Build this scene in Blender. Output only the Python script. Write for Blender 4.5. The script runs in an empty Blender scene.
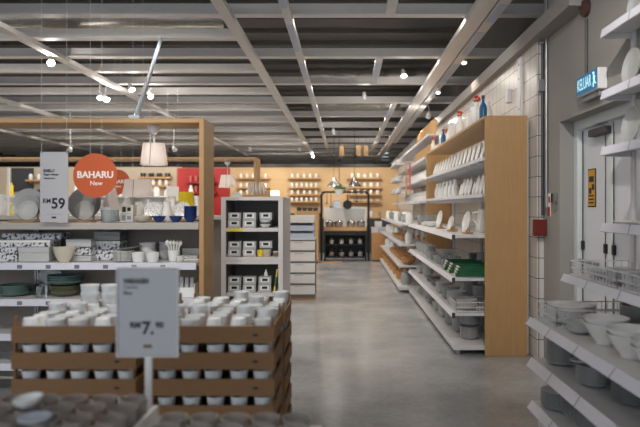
import bpy, math, random
from mathutils import Matrix, Vector, Euler
random.seed(7)
C = bpy.context.scene.collection
SC = bpy.context.scene
PI = math.pi
R = math.radians
F = 622.2
def XP(px, Y): return (px - 345.0) * Y / F
def ZP(py, Y): return 1.5 - (py - 207.0) * Y / F

# ------------------------------------------------------------------ materials
def lin(c):
    c /= 255.0
    return c / 12.92 if c <= 0.04045 else ((c + 0.055) / 1.055) ** 2.4
def rgb(r, g, b): return (lin(r), lin(g), lin(b), 1.0)

def mat(name, col, rough=0.5, metal=0.0, var=0.12, scale=9.0, stretch=(1, 1, 1), bump=0.0, spec=0.5, trans=0.0, emit=None, estr=0.0, ior=1.45, alpha=1.0):
    m = bpy.data.materials.new(name); m.use_nodes = True
    nt = m.node_tree; b = nt.nodes['Principled BSDF']
    b.inputs['Roughness'].default_value = rough
    b.inputs['Metallic'].default_value = metal
    b.inputs['Specular IOR Level'].default_value = spec
    b.inputs['IOR'].default_value = ior
    b.inputs['Transmission Weight'].default_value = trans
    b.inputs['Alpha'].default_value = alpha
    tc = nt.nodes.new('ShaderNodeTexCoord'); mp = nt.nodes.new('ShaderNodeMapping')
    mp.inputs['Scale'].default_value = stretch
    nz = nt.nodes.new('ShaderNodeTexNoise'); nz.inputs['Scale'].default_value = scale; nz.inputs['Detail'].default_value = 4
    nt.links.new(tc.outputs['Object'], mp.inputs['Vector']); nt.links.new(mp.outputs['Vector'], nz.inputs['Vector'])
    mx = nt.nodes.new('ShaderNodeMix'); mx.data_type = 'RGBA'
    k0, k1 = 1 - var, 1 + var
    mx.inputs['A'].default_value = (col[0]*k0, col[1]*k0, col[2]*k0, 1)
    mx.inputs['B'].default_value = (min(1, col[0]*k1), min(1, col[1]*k1), min(1, col[2]*k1), 1)
    nt.links.new(nz.outputs['Fac'], mx.inputs['Factor'])
    nt.links.new(mx.outputs['Result'], b.inputs['Base Color'])
    if bump:
        bp = nt.nodes.new('ShaderNodeBump'); bp.inputs['Strength'].default_value = bump
        nt.links.new(nz.outputs['Fac'], bp.inputs['Height']); nt.links.new(bp.outputs['Normal'], b.inputs['Normal'])
    if emit:
        b.inputs['Emission Color'].default_value = emit; b.inputs['Emission Strength'].default_value = estr
    return m

M = {}
M['oak'] = mat('oak', rgb(184, 145, 98), 0.45, var=0.16, scale=5, stretch=(9, 9, 0.7))
M['oak_h'] = mat('oak_h', rgb(186, 148, 102), 0.45, var=0.16, scale=5, stretch=(0.7, 9, 9))
M['oak_y'] = mat('oak_y', rgb(188, 152, 106), 0.45, var=0.16, scale=5, stretch=(9, 0.7, 9))
M['wallwood'] = mat('wallwood', rgb(196, 166, 124), 0.5, var=0.1, scale=3, stretch=(0.6, 4, 4))
M['brownwood'] = mat('brownwood', rgb(188, 138, 90), 0.45, var=0.2, scale=8, stretch=(1, 1, 5))
M['wicker'] = mat('wicker', rgb(190, 140, 88), 0.7, var=0.35, scale=60, bump=0.4)
M['white'] = mat('white', rgb(226, 224, 222), 0.4, var=0.03)
M['whitemetal'] = mat('whitemetal', rgb(214, 213, 214), 0.35, var=0.04)
M['strip'] = mat('strip', rgb(222, 223, 234), 0.3, var=0.05, scale=25)
M['cabinet'] = mat('cabinet', rgb(222, 216, 214), 0.4, var=0.03)
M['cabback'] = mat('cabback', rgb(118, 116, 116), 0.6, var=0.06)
M['backpanel'] = mat('backpanel', rgb(128, 120, 112), 0.6, var=0.08)
M['ceramic'] = mat('ceramic', rgb(232, 231, 228), 0.2, var=0.03)
M['cupwhite'] = mat('cupwhite', rgb(236, 238, 238), 0.35, var=0.04)
M['greystone'] = mat('greystone', rgb(164, 166, 166), 0.3, var=0.1, scale=30)
M['palegrey'] = mat('palegrey', rgb(188, 189, 188), 0.3, var=0.08, scale=20)
M['darkstone'] = mat('darkstone', rgb(124, 128, 130), 0.35, var=0.12, scale=30)
M['teal'] = mat('teal', rgb(96, 124, 118), 0.25, var=0.15, scale=20)
M['olive'] = mat('olive', rgb(96, 100, 74), 0.3, var=0.15, scale=20)
M['green'] = mat('green', rgb(38, 100, 66), 0.5, var=0.15, scale=20)
M['blue'] = mat('blue', rgb(38, 62, 120), 0.25, var=0.12, scale=20)
M['bluebottle'] = mat('bluebottle', rgb(32, 92, 140), 0.3, var=0.1)
M['red'] = mat('red', rgb(160, 20, 18), 0.5, var=0.06)
M['redshelf'] = mat('redshelf', rgb(150, 24, 20), 0.5, var=0.06)
M['redsafety'] = mat('redsafety', rgb(112, 40, 36), 0.4, var=0.08)
M['flower'] = mat('flower', rgb(214, 70, 56), 0.6, var=0.2, scale=40)
M['leafgreen'] = mat('leafgreen', rgb(84, 130, 72), 0.6, var=0.25, scale=30)
M['yellow'] = mat('yellow', rgb(250, 220, 50), 0.4, var=0.08)
M['cream'] = mat('cream', rgb(206, 198, 180), 0.35, var=0.08)
M['card'] = mat('card', rgb(140, 104, 70), 0.75, var=0.12, scale=12, stretch=(1, 1, 3))
M['orange'] = mat('orange', rgb(192, 86, 40), 0.5, var=0.03)
M['sign'] = mat('sign', rgb(184, 184, 189), 0.45, var=0.02)
M['ink'] = mat('ink', rgb(36, 38, 44), 0.6, var=0.02)
M['inkgrey'] = mat('inkgrey', rgb(120, 122, 128), 0.6, var=0.02)
M['inkbrown'] = mat('inkbrown', rgb(120, 96, 66), 0.6, var=0.05)
M['signwhite'] = mat('signwhite', rgb(240, 232, 224), 0.5, var=0.02)
M['black'] = mat('black', rgb(30, 30, 32), 0.45, var=0.1)
M['darkgrey'] = mat('darkgrey', rgb(64, 64, 68), 0.5, var=0.1)
M['steel'] = mat('steel', rgb(190, 190, 192), 0.22, 1.0, var=0.06)
M['dullsteel'] = mat('dullsteel', rgb(150, 152, 156), 0.4, 0.8, var=0.1)
M['duct'] = mat('duct', rgb(150, 146, 140), 0.35, 0.7, var=0.25, scale=14, bump=0.3)
M['beam'] = mat('beam', rgb(214, 212, 210), 0.5, var=0.05)
M['dullpaint'] = mat('dullpaint', rgb(146, 143, 140), .6, var=.06)
M['roofdeck'] = mat('roofdeck', rgb(86, 84, 82), 0.8, var=0.15, scale=2)
M['concrete'] = mat('concrete', rgb(150, 147, 143), 0.75, var=0.09, scale=3, bump=0.05)
M['doorgrey'] = mat('doorgrey', rgb(212, 214, 220), 0.45, var=0.03)
M['doorframe'] = mat('doorframe', rgb(214, 220, 220), 0.45, var=0.03)
M['shade'] = mat('shade', rgb(240, 234, 230), 0.7, var=0.03)
def add_translucent(m, k):
    nt = m.node_tree; b = nt.nodes['Principled BSDF']; o = nt.nodes['Material Output']
    t = nt.nodes.new('ShaderNodeBsdfTranslucent'); t.inputs['Color'].default_value = rgb(250, 244, 240); mx = nt.nodes.new('ShaderNodeMixShader'); mx.inputs[0].default_value = k
    nt.links.new(b.outputs[0], mx.inputs[1]); nt.links.new(t.outputs[0], mx.inputs[2]); nt.links.new(mx.outputs[0], o.inputs[0])
add_translucent(M['shade'], .5)
M['bulb'] = mat('bulb', rgb(255, 240, 215), 0.5, emit=(1, .93, .86, 1), estr=16)
M['pinkglass'] = mat('pinkglass', rgb(196, 110, 108), 0.2, var=0.1)
M['bluepanel'] = mat('bluepanel', rgb(176, 190, 212), 0.4, var=0.2, scale=60)
M['bluewhite'] = mat('bluewhite', rgb(186, 198, 214), 0.35, var=0.06)
M['bellbrown'] = mat('bellbrown', rgb(74, 50, 46), .5, var=.1)
M['warning'] = mat('warning', rgb(206, 150, 40), 0.45, var=0.1)
M['rubber'] = mat('rubber', rgb(40, 40, 40), 0.7)
M['topgrey'] = mat('topgrey', rgb(176, 171, 164), .45, var=.04)
M['glass'] = mat('glass', rgb(226, 234, 236), 0.05, trans=0.85, var=0.02)
M['smoke'] = mat('smoke', rgb(176, 166, 158), 0.15, trans=0.15, var=0.12, scale=20)
M['taupe'] = mat('taupe', rgb(170, 162, 154), 0.3, var=0.12, scale=20)
M['led'] = mat('led', rgb(255, 250, 240), 0.4, emit=(1, 0.95, 0.86, 1), estr=5)
M['tube'] = mat('tube', rgb(255, 250, 240), 0.4, emit=(1, 0.93, 0.82, 1), estr=6)
M['exitblue'] = mat('exitblue', rgb(8, 70, 110), 0.4, emit=(0.0, 0.17, 0.32, 1), estr=.5, var=0.02)
M['exitwhite'] = mat('exitwhite', rgb(190, 220, 230), 0.4, emit=(0.35, 0.85, 1.0, 1), estr=.6, var=0.02)
M['glow'] = mat('glow', rgb(255, 240, 215), 0.5, emit=(1, 0.82, 0.6, 1), estr=1.6)

def floor_mat():
    m = bpy.data.materials.new('polished_concrete'); m.use_nodes = True
    nt = m.node_tree; b = nt.nodes['Principled BSDF']
    tc = nt.nodes.new('ShaderNodeTexCoord')
    n1 = nt.nodes.new('ShaderNodeTexNoise'); n1.inputs['Scale'].default_value = 1.3; n1.inputs['Detail'].default_value = 8; n1.inputs['Roughness'].default_value = 0.65
    n2 = nt.nodes.new('ShaderNodeTexNoise'); n2.inputs['Scale'].default_value = 22; n2.inputs['Detail'].default_value = 5
    for n in (n1, n2): nt.links.new(tc.outputs['Object'], n.inputs['Vector'])
    ad = nt.nodes.new('ShaderNodeMath'); ad.operation = 'MULTIPLY_ADD'; ad.inputs[1].default_value = 0.3
    nt.links.new(n2.outputs['Fac'], ad.inputs[0]); nt.links.new(n1.outputs['Fac'], ad.inputs[2])
    cr = nt.nodes.new('ShaderNodeValToRGB')
    cr.color_ramp.elements[0].position = 0.4; cr.color_ramp.elements[0].color = rgb(134, 135, 137)
    cr.color_ramp.elements[1].position = 0.85; cr.color_ramp.elements[1].color = rgb(176, 177, 178)
    nt.links.new(ad.outputs[0], cr.inputs[0]); nt.links.new(cr.outputs[0], b.inputs['Base Color'])
    rr = nt.nodes.new('ShaderNodeMapRange'); rr.inputs['To Min'].default_value = 0.12; rr.inputs['To Max'].default_value = 0.34
    nt.links.new(n1.outputs['Fac'], rr.inputs['Value']); nt.links.new(rr.outputs[0], b.inputs['Roughness'])
    b.inputs['Specular IOR Level'].default_value = 0.55
    return m
M['floor'] = floor_mat()

def tile_mat():
    m = bpy.data.materials.new('wall_tile'); m.use_nodes = True
    nt = m.node_tree; b = nt.nodes['Principled BSDF']
    tc = nt.nodes.new('ShaderNodeTexCoord'); sp = nt.nodes.new('ShaderNodeSeparateXYZ'); cb = nt.nodes.new('ShaderNodeCombineXYZ')
    ad = nt.nodes.new('ShaderNodeMath'); ad.operation = 'ADD'
    nt.links.new(tc.outputs['Object'], sp.inputs[0])
    nt.links.new(sp.outputs[0], ad.inputs[0]); nt.links.new(sp.outputs[1], ad.inputs[1])
    nt.links.new(ad.outputs[0], cb.inputs[0]); nt.links.new(sp.outputs[2], cb.inputs[1])
    br = nt.nodes.new('ShaderNodeTexBrick'); br.offset = 0.0
    br.inputs['Scale'].default_value = 1.0; br.inputs['Brick Width'].default_value = 0.2; br.inputs['Row Height'].default_value = 0.2
    br.inputs['Mortar Size'].default_value = 0.004
    br.inputs['Color1'].default_value = rgb(216, 210, 203); br.inputs['Color2'].default_value = rgb(206, 201, 196); br.inputs['Mortar'].default_value = rgb(84, 80, 78)
    nt.links.new(cb.outputs[0], br.inputs['Vector']); nt.links.new(br.outputs['Color'], b.inputs['Base Color'])
    b.inputs['Roughness'].default_value = 0.3
    return m
M['tile'] = tile_mat()

def floral_mat():
    m = bpy.data.materials.new('floral_print'); m.use_nodes = True
    nt = m.node_tree; b = nt.nodes['Principled BSDF']
    tc = nt.nodes.new('ShaderNodeTexCoord')
    v = nt.nodes.new('ShaderNodeTexNoise'); v.inputs['Scale'].default_value = 42; v.inputs['Detail'].default_value = 3
    nt.links.new(tc.outputs['Object'], v.inputs['Vector'])
    cr = nt.nodes.new('ShaderNodeValToRGB'); cr.color_ramp.interpolation = 'CONSTANT'
    cr.color_ramp.elements[0].color = rgb(214, 214, 216); cr.color_ramp.elements[1].position = 0.54; cr.color_ramp.elements[1].color = rgb(42, 56, 78)
    nt.links.new(v.outputs['Fac'], cr.inputs[0]); nt.links.new(cr.outputs[0], b.inputs['Base Color'])
    b.inputs['Roughness'].default_value = 0.5
    return m
M['floral'] = floral_mat()
def ring_mat():
    m = bpy.data.materials.new('leaf_print'); m.use_nodes = True
    nt = m.node_tree; b = nt.nodes['Principled BSDF']
    tc = nt.nodes.new('ShaderNodeTexCoord')
    v = nt.nodes.new('ShaderNodeTexVoronoi'); v.inputs['Scale'].default_value = 95
    nt.links.new(tc.outputs['Object'], v.inputs['Vector'])
    cr = nt.nodes.new('ShaderNodeValToRGB'); cr.color_ramp.interpolation = 'CONSTANT'
    cr.color_ramp.elements[0].color = rgb(62, 78, 84); cr.color_ramp.elements[1].position = 0.3; cr.color_ramp.elements[1].color = rgb(226, 226, 222)
    nt.links.new(v.outputs['Distance'], cr.inputs[0]); nt.links.new(cr.outputs[0], b.inputs['Base Color'])
    b.inputs['Roughness'].default_value = 0.25
    return m
M['leafprint'] = ring_mat()

# ------------------------------------------------------------------ mesh builder
class MB:
    def __init__(s): s.v = []; s.f = []; s.sm = []
    def add(s, vs, fs, smooth=False):
        b = len(s.v); s.v += [tuple(x) for x in vs]; s.f += [tuple(b + i for i in f) for f in fs]; s.sm += [smooth] * len(fs); return s
    def box(s, x0, y0, z0, x1, y1, z1, c=0.0):
        if c <= 0:
            return s.add([(x0,y0,z0),(x1,y0,z0),(x1,y1,z0),(x0,y1,z0),(x0,y0,z1),(x1,y0,z1),(x1,y1,z1),(x0,y1,z1)],
                         [(0,3,2,1),(4,5,6,7),(0,1,5,4),(1,2,6,5),(2,3,7,6),(3,0,4,7)])
        rings = []
        for z, i in ((z0, c), (z0 + c, 0), (z1 - c, 0), (z1, c)):
            a0, b0, a1, b1 = x0 + i, y0 + i, x1 - i, y1 - i
            k = c
            rings.append([(a0+k,b0,z),(a1-k,b0,z),(a1,b0+k,z),(a1,b1-k,z),(a1-k,b1,z),(a0+k,b1,z),(a0,b1-k,z),(a0,b0+k,z)])
        vs = [p for r_ in rings for p in r_]; fs = [tuple(reversed(range(8))), tuple(24 + i for i in range(8))]
        for q in range(3):
            for i in range(8):
                j = (i + 1) % 8; fs.append((q*8+i, q*8+j, q*8+8+j, q*8+8+i))
        return s.add(vs, fs)
    def lathe(s, prof, n=24, o=(0, 0, 0), smooth=True):
        vs = []; fs = []; idx = []
        for (r_, z) in prof:
            if r_ <= 1e-6: idx.append([len(vs)]); vs.append((o[0], o[1], o[2] + z))
            else:
                idx.append(list(range(len(vs), len(vs) + n)))
                for i in range(n):
                    a = 2 * PI * i / n; vs.append((o[0] + r_ * math.cos(a), o[1] + r_ * math.sin(a), o[2] + z))
        for p, q in zip(idx, idx[1:]):
            for i in range(n):
                j = (i + 1) % n
                if len(p) == 1 and len(q) == 1: continue
                if len(p) == 1: fs.append((p[0], q[j], q[i]))
                elif len(q) == 1: fs.append((p[i], p[j], q[0]))
                else: fs.append((p[i], p[j], q[j], q[i]))
        return s.add(vs, fs, smooth)
    def tube(s, pts, r_, n=8, closed=False):
        pts = [Vector(p) for p in pts]; vs = []; fs = []; L = len(pts)
        up = None
        for k, p in enumerate(pts):
            a = pts[k - 1] if (k > 0 or closed) else p; b = pts[(k + 1) % L] if (k < L - 1 or closed) else p
            d = (b - a).normalized()
            if up is None:
                up = Vector((0, 0, 1)) if abs(d.z) < 0.9 else Vector((1, 0, 0))
            u = d.cross(up).normalized(); w = u.cross(d).normalized(); up = w
            for i in range(n):
                t = 2 * PI * i / n; vs.append(p + u * (r_ * math.cos(t)) + w * (r_ * math.sin(t)))
        for k in range(L if closed else L - 1):
            for i in range(n):
                j = (i + 1) % n; k2 = (k + 1) % L
                fs.append((k*n+i, k*n+j, k2*n+j, k2*n+i))
        if not closed:
            fs.append(tuple(reversed(range(n)))); fs.append(tuple((L-1)*n + i for i in range(n)))
        return s.add(vs, fs, True)
    def move(s, mtx):
        s.v = [tuple(mtx @ Vector(p)) for p in s.v]; return s
    def merge(s, o):
        b = len(s.v); s.v += o.v; s.f += [tuple(b + i for i in f) for f in o.f]; s.sm += o.sm; return s
    def mesh(s, name, m):
        me = bpy.data.meshes.new(name); me.from_pydata(s.v, [], s.f)
        me.polygons.foreach_set('use_smooth', s.sm)
        if any(s.sm): me.set_sharp_from_angle(angle=R(40))
        me.materials.append(M[m] if isinstance(m, str) else m); me.update()
        return me

def obj(name, me, parent=None, loc=(0, 0, 0), rot=(0, 0, 0), label=None):
    o = bpy.data.objects.new(name, me); C.objects.link(o)
    o.location = loc; o.rotation_euler = rot
    if parent is not None: o.parent = parent
    if label: o['label'] = label
    return o
def part(name, mb, m, parent, label=None, loc=(0, 0, 0), rot=(0, 0, 0)):
    return obj(name, mb.mesh(name, m), parent, loc, rot, label)
SEEN_LABELS = {}
def tag(o, label, cat, group=None):
    n = len(label.split())
    if n < 4 or n > 16: print('LABEL LENGTH', n, label)
    SEEN_LABELS[label] = SEEN_LABELS.get(label, 0) + 1
    o['label'] = label; o['category'] = cat
    if group: o['group'] = group
    return o
def thing(name, label, cat, loc=(0, 0, 0), rot=(0, 0, 0), group=None):
    o = bpy.data.objects.new(name, None); C.objects.link(o); o.empty_display_size = 0.05
    o.location = loc; o.rotation_euler = rot
    return tag(o, label, cat, group)
def struct(name, mb, m, parent=None):
    o = obj(name, mb.mesh(name, m), parent)
    if parent is None: o['kind'] = 'structure'
    return o
# a prototype is [(part_name, mesh, index of its parent or None)]; first entry may be the body itself
class Proto:
    def __init__(s, name, parts, body=None):
        s.name, s.parts, s.body = name, parts, body
def place(pr, label, cat, loc, rot=(0, 0, 0), group=None, scale=None):
    o = bpy.data.objects.new(pr.name, pr.body); C.objects.link(o)
    o.location = loc; o.rotation_euler = rot
    if scale: o.scale = scale if isinstance(scale, tuple) else (scale,) * 3
    tag(o, label, cat, group)
    made = []
    for (n, me, p) in pr.parts:
        c = bpy.data.objects.new(n, me); C.objects.link(c); c.parent = o if p is None else made[p]; made.append(c)
    return o

ORD = ['first','second','third','fourth','fifth','sixth','seventh','eighth','ninth','tenth','eleventh','twelfth','thirteenth','fourteenth','fifteenth',
       'sixteenth','seventeenth','eighteenth','nineteenth','twentieth','twenty-first','twenty-second','twenty-third','twenty-fourth','twenty-fifth','twenty-sixth',
       'twenty-seventh','twenty-eighth','twenty-ninth','thirtieth']
def stack(pr, n, dz, x, y, z, what, where, cat, group, scale=None):
    for i in range(n):
        lb = f'{what} on top of {where}' if i == n - 1 else (f'lowest {what} of {where}' if i == 0 else f'{what} {ORD[i]} from bottom of {where}')
        place(pr, lb, cat, (x + random.uniform(-.0008, .0008), y, z + i * dz), (0, 0, 0), group, scale)

# ------------------------------------------------------------------ small-ware prototypes (unit scale in metres)
def plate_prof(r, h, t): return [(0, 0), (r*.58, 0), (r*.72, h*.25), (r, h), (r, h + t), (r*.72, h*.25 + t), (r*.58, t), (0, t)]
def bowl_prof(r, h, t): return [(0, 0), (r*.45, 0), (r*.72, h*.28), (r*.92, h*.65), (r, h), (r - .003, h + t*.4), (r*.9, h*.65 + t), (r*.7, h*.28 + t), (r*.43, t), (0, t)]
def cup_prof(r, h, t=.005): return [(0, 0), (r*.74, 0), (r*.84, h*.12), (r*.97, h*.7), (r, h), (r - t, h), (r*.97 - t, h*.7), (r*.84 - t, h*.16), (0, h*.1)]
def lathe_proto(name, prof, m, n=24): return Proto(name, [], MB().lathe(prof, n).mesh(name, m))
def plate(m, r=.11, h=.016, t=.006, n=28, name='plate'): return lathe_proto(name, plate_prof(r, h, t), m, n)
def bowl(m, r=.075, h=.055, t=.005, n=24, name='bowl'): return lathe_proto(name, bowl_prof(r, h, t), m, n)
def cup(m, r=.04, h=.08, n=20, name='cup'): return lathe_proto(name, cup_prof(r, h), m, n)
def mug(m, r=.04, h=.09, n=20):
    body = MB().lathe(cup_prof(r, h), n).mesh('mug', m)
    hd = MB().tube([(r*.93, 0, h*.8), (r*1.35, 0, h*.82), (r*1.65, 0, h*.6), (r*1.5, 0, h*.34), (r*.9, 0, h*.24)], r*.11, 6).mesh('handle', m)
    return Proto('mug', [('handle', hd, None)], body)
def box_mesh(w, d, h, m, c=.002): return MB().box(-w/2, -d/2, 0, w/2, d/2, h, c).mesh('box', m)

def text_mesh(s, size, m, bold=0.0, ext=0.0008, align='LEFT', sx=1.0):
    cu = bpy.data.curves.new('lettering', 'FONT'); cu.body = s; cu.size = size; cu.offset = bold; cu.extrude = ext
    cu.align_x = align; cu.align_y = 'CENTER'; cu.resolution_u = 3
    o = bpy.data.objects.new('lettering_tmp', cu); C.objects.link(o)
    bpy.context.view_layer.update()
    me = bpy.data.meshes.new_from_object(o.evaluated_get(bpy.context.evaluated_depsgraph_get()))
    bpy.data.objects.remove(o); bpy.data.curves.remove(cu)
    for v in me.vertices: v.co.x *= sx
    me.materials.clear(); me.materials.append(M[m]); return me

# ------------------------------------------------------------------ the setting
struct('floor', MB().box(-14, -3, -.1, 2.4, 33, 0), 'floor')
struct('ceiling', MB().box(-14, -3, 4.6, 2.4, 33, 4.7), 'roofdeck')
# corrugation of the roof deck
cor = MB()
for k in range(44): cor.box(-14, -2.8 + k * .8, 4.52, 2.35, -2.6 + k * .8, 4.598)
struct('trim_3', cor, 'roofdeck')
struct('wall_right', MB().box(1.88, 6.1, 0, 2.35, 33, 3.22), 'tile')
wr = MB()
WX0, WX1 = 1.95, 2.35
wr.box(WX0, 5.65, 0, WX1, 6.1, 4.6); wr.box(WX0, -3, 0, WX1, 3.9, 4.6); wr.box(WX0, 3.9, 2.27, WX1, 5.65, 4.6)
struct('wall_side', wr, 'concrete')
struct('wall_upper', MB().box(2.3, 6.1, 3.22, 2.35, 33, 4.6), 'roofdeck')
struct('wall_far', MB().box(-14, 32, 0, 1.88, 32.2, 4.6), 'backpanel')
struct('wall_left', MB().box(-14, 0, 0, -13.8, 32, 4.6), 'backpanel')
struct('wall_back', MB().box(-13.8, 22, 0, 1.87, 22.15, 2.9), 'wallwood')
struct('trim_1', MB().box(-13.8, 21.98, 2.9, 1.87, 22.17, 3.02), 'black')
struct('trim_2', MB().box(1.80, 5.0, 3.12, 1.949, 6.1, 3.26).box(1.80, 6.1, 3.12, 1.879, 32, 3.26).box(1.879, 6.1, 3.2201, 1.96, 32, 3.26), 'dullpaint')
# door in the side wall
d = bpy.data.objects.new('door_1', None); C.objects.link(d); d['kind'] = 'structure'; d.location = (2.15, 4.78, 0)
def dm(x0, y0, z0, x1, y1, z1, c=0): return MB().box(x0 - 2.15, y0 - 4.78, z0, x1 - 2.15, y1 - 4.78, z1, c)
fr = dm(2.08, 5.57, 0, 2.2, 5.65, 2.27); fr.merge(dm(2.08, 3.9, 0, 2.2, 3.98, 2.27)).merge(dm(2.08, 3.98, 2.19, 2.2, 5.57, 2.27))
part('door_frame', fr, 'doorframe', d)
l1 = part('door_leaf', dm(2.13, 5.02, .01, 2.18, 5.56, 2.185, .004), 'doorgrey', d)
l2 = part('door_leaf', dm(2.13, 3.99, .01, 2.18, 4.93, 2.185, .004), 'doorgrey', d)
part('mullion', dm(2.12, 4.94, .0, 2.19, 5.01, 2.19), 'doorframe', d)
part('seam_gasket', dm(2.127, 4.934, .01, 2.14, 4.938, 2.18).merge(dm(2.127, 5.012, .01, 2.14, 5.016, 2.18)).merge(dm(2.122, 5.564, .01, 2.128, 5.569, 2.18)), 'darkgrey', d)
for yy in (5.54, 5.06, 4.9):
    rod = part('bolt_rod', MB().tube([(2.118 - 2.15, yy - 4.78, .1), (2.118 - 2.15, yy - 4.78, 2.1)], .004, 6), 'darkgrey', d)
    part('bolt_case', dm(2.105, yy - .018, 1.12, 2.13, yy + .018, 1.2, .004), 'black', rod)
part('panic_bar', MB().tube([(2.07 - 2.15, 5.5 - 4.78, 1.03), (2.07 - 2.15, 5.08 - 4.78, 1.03)], .016, 8), 'dullsteel', d)
part('door_closer', dm(2.06, 4.95, 2.09, 2.128, 5.28, 2.15, .006), 'darkgrey', d)
# far pair of partitions
struct('wall_red', MB().box(-4.19, 15.5, 0, -2.88, 15.6, 2.47), 'red')
M['palewood'] = mat('palewood', rgb(190, 176, 156), .5, var=.08, scale=3, stretch=(.6, 4, 4))
struct('wall_display', MB().box(-10.5, 16.0, 0, -4.2, 16.1, 2.53), 'palewood')
struct('trim_4', MB().box(-8.55, 15.95, 1.9, -8.0, 15.999, 2.5), 'darkgrey')

# ------------------------------------------------------------------ ceiling grid
HZ = 3.6
ys = [622.2 * 2.1 * (.00522 + .00146 * k) for k in range(-1, 13)]
def cross_beam(x0, x1, y):
    return MB().box(x0, y, HZ + .015, x1, y + .04, HZ + .13).box(x0, y - .05, HZ, x1, y + .09, HZ + .014)
for k, y in enumerate(ys):
    struct('ceiling_beam', cross_beam(-13.7, 2.28 if y > 6.2 else 1.94, y), 'beam')
for k in range(len(ys) - 1):
    struct('ceiling_beam', cross_beam(-13.7, -1.33, (ys[k] + ys[k+1]) / 2), 'beam')
for k in range(14, 22):
    struct('ceiling_beam', cross_beam(-13.7, 2.28, 622.2 * 2.1 * (.00522 + .00146 * (k - 1))), 'beam')
for x, w in ((-1.27, .12), (-3.95, .12), (-6.62, .12), (-9.3, .12), (1.42, .18)):
    struct('ceiling_beam', MB().box(x - w/2, 3.0, HZ - .06, x + w/2, 32, HZ - .001), 'beam')
def channel(x, y0, y1, w, panels, m='beam'):
    o = struct('ceiling_channel', MB().box(x - w/2, y0, HZ - .05, x + w/2, y1, HZ - .002), m); o['kind'] = 'structure'
    for (a, b) in panels: part('perforated_cover', MB().box(x - w*.38, a, HZ - .056, x + w*.38, b, HZ - .0505), 'bluepanel', o)
channel(-.62, 4.5, 22, .09, [(5.9, 6.4), (7.0, 8.2), (8.9, 10.0), (10.8, 11.6), (12.6, 13.6), (15, 16)])
channel(.48, 4.95, 6.7, .1, []); channel(.48, 8.75, 10.45, .1, [(8.9, 10.3)])
channel(.99, 12.3, 24, .1, [(13, 14.2)])
channel(1.60, 4.0, 20, .12, [(6.3, 6.9), (7.3, 8.4), (8.9, 10.2), (11, 12)])
# strip lights fixed behind the baffles
strip_n = 0
def strip_light(x, y, L, power, where):
    global strip_n
    t = thing('ceiling_strip_light', f'white fluorescent strip light hidden behind {where}', 'light', (x, y, HZ + .11), group='strip lights behind the ceiling baffles')
    part('housing', MB().box(-L/2, -.05, 0, L/2, .05, .04), 'whitemetal', t)
    part('tube', MB().tube([(-L/2 + .03, 0, -.015), (L/2 - .03, 0, -.015)], .012, 6), 'tube', t)
    ld = bpy.data.lights.new('strip', 'AREA'); ld.shape = 'RECTANGLE'; ld.size = L; ld.size_y = .08; ld.energy = power; ld.color = (1, .94, .86)
    lo = bpy.data.objects.new('strip_lamp', ld); C.objects.link(lo); lo.location = (x, y, HZ + .07)
STRIPS = []
for k in range(1, 11):
    y = ys[k] + .16
    for x, pos in ((.35, 'over the aisle'), (-2.6, 'over the portal shelving'), (-5.3, 'over the far displays'), (-8.0, 'along the outer wall')):
        if k >= 9 and x < -3: continue
        STRIPS.append((x, y, k, pos))
for (x, y, k, pos) in STRIPS:
    strip_light(x, y, 1.8, 22, f'the {ORD[k]} ceiling baffle {pos}')

# track spotlights
sp_head = MB().lathe([(0, .13), (.03, .13), (.034, .1), (.05, 0), (.044, 0), (.0, .02)], 16)
sp_face = MB().lathe([(0, .004), (.043, .004), (.043, .0035), (0, .0035)], 16)
sp_arm = MB().tube([(0, 0, .12), (0, 0, .22)], .008, 6)
spm = [('lamp_head', sp_head.mesh('lamp_head', 'whitemetal'), None), ('lens', sp_face.mesh('lens', 'led'), 0), ('arm', sp_arm.mesh('arm', 'whitemetal'), None)]
def spot(px, py, Y, aim, where, power=30, cone=70, col=(1, .86, .68), z=None, X=None, ceiling_fill=9):
    X = XP(px, Y) if X is None else X; Z = ZP(py, Y) if z is None else z
    t = thing('track_spotlight', f'small white spotlight {where}', 'spotlight', (X, Y, Z), group='track spotlights')
    dv = (Vector(aim) - Vector((X, Y, Z))).normalized()
    q = dv.to_track_quat('-Z', 'Y')
    h = obj('lamp_head', spm[0][1], t); h.rotation_mode = 'QUATERNION'; h.rotation_quaternion = q
    obj('lens', spm[1][1], h)
    top = HZ if Z < HZ else Z + .2
    part('arm', MB().tube([tuple(q @ Vector((0, 0, .12))), (0, 0, top - Z)], .008, 6), 'whitemetal', t)
    ld = bpy.data.lights.new('spot', 'SPOT'); ld.energy = power; ld.color = col; ld.spot_size = R(cone); ld.spot_blend = .6; ld.shadow_soft_size = .012
    lo = bpy.data.objects.new('spot_lamp', ld); C.objects.link(lo); lo.location = Vector((X, Y, Z)) + dv * .03
    lo.rotation_mode = 'QUATERNION'; lo.rotation_quaternion = q
    if ceiling_fill:
        pd = bpy.data.lights.new('ceiling_fill', 'POINT'); pd.energy = ceiling_fill; pd.color = (1, .93, .85); pd.shadow_soft_size = .03  # added point lamp to brighten the ceiling beams, not part of the fixture
        po = bpy.data.objects.new('ceiling_fill_lamp', pd); C.objects.link(po); po.location = Vector((X, Y, Z)) + dv * .06
spot(464, 63, 8.9, (1.5, 7.6, .9), 'on the wide beam near the oak gondola end', 50, ceiling_fill=0)
spot(438, 93, 10.6, (1.3, 9.4, .9), 'on the wide beam over the gondola middle', 50, ceiling_fill=0)
spot(404, 76, 9.9, (1.2, 8.3, .4), 'on a curved cable beside the aisle channel', 60)
spot(365, 99, 11.6, (.9, 12.5, .6), 'over the aisle under the fourth baffle', 70)
spot(334, 134, 15.5, (.2, 17.2, .9), 'above the aisle before the black framed island', 60)
spot(313, 163, 24.0, (-1.4, 22.0, 2.2), 'far back over the jar shelves', 20, z=3.45)
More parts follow.
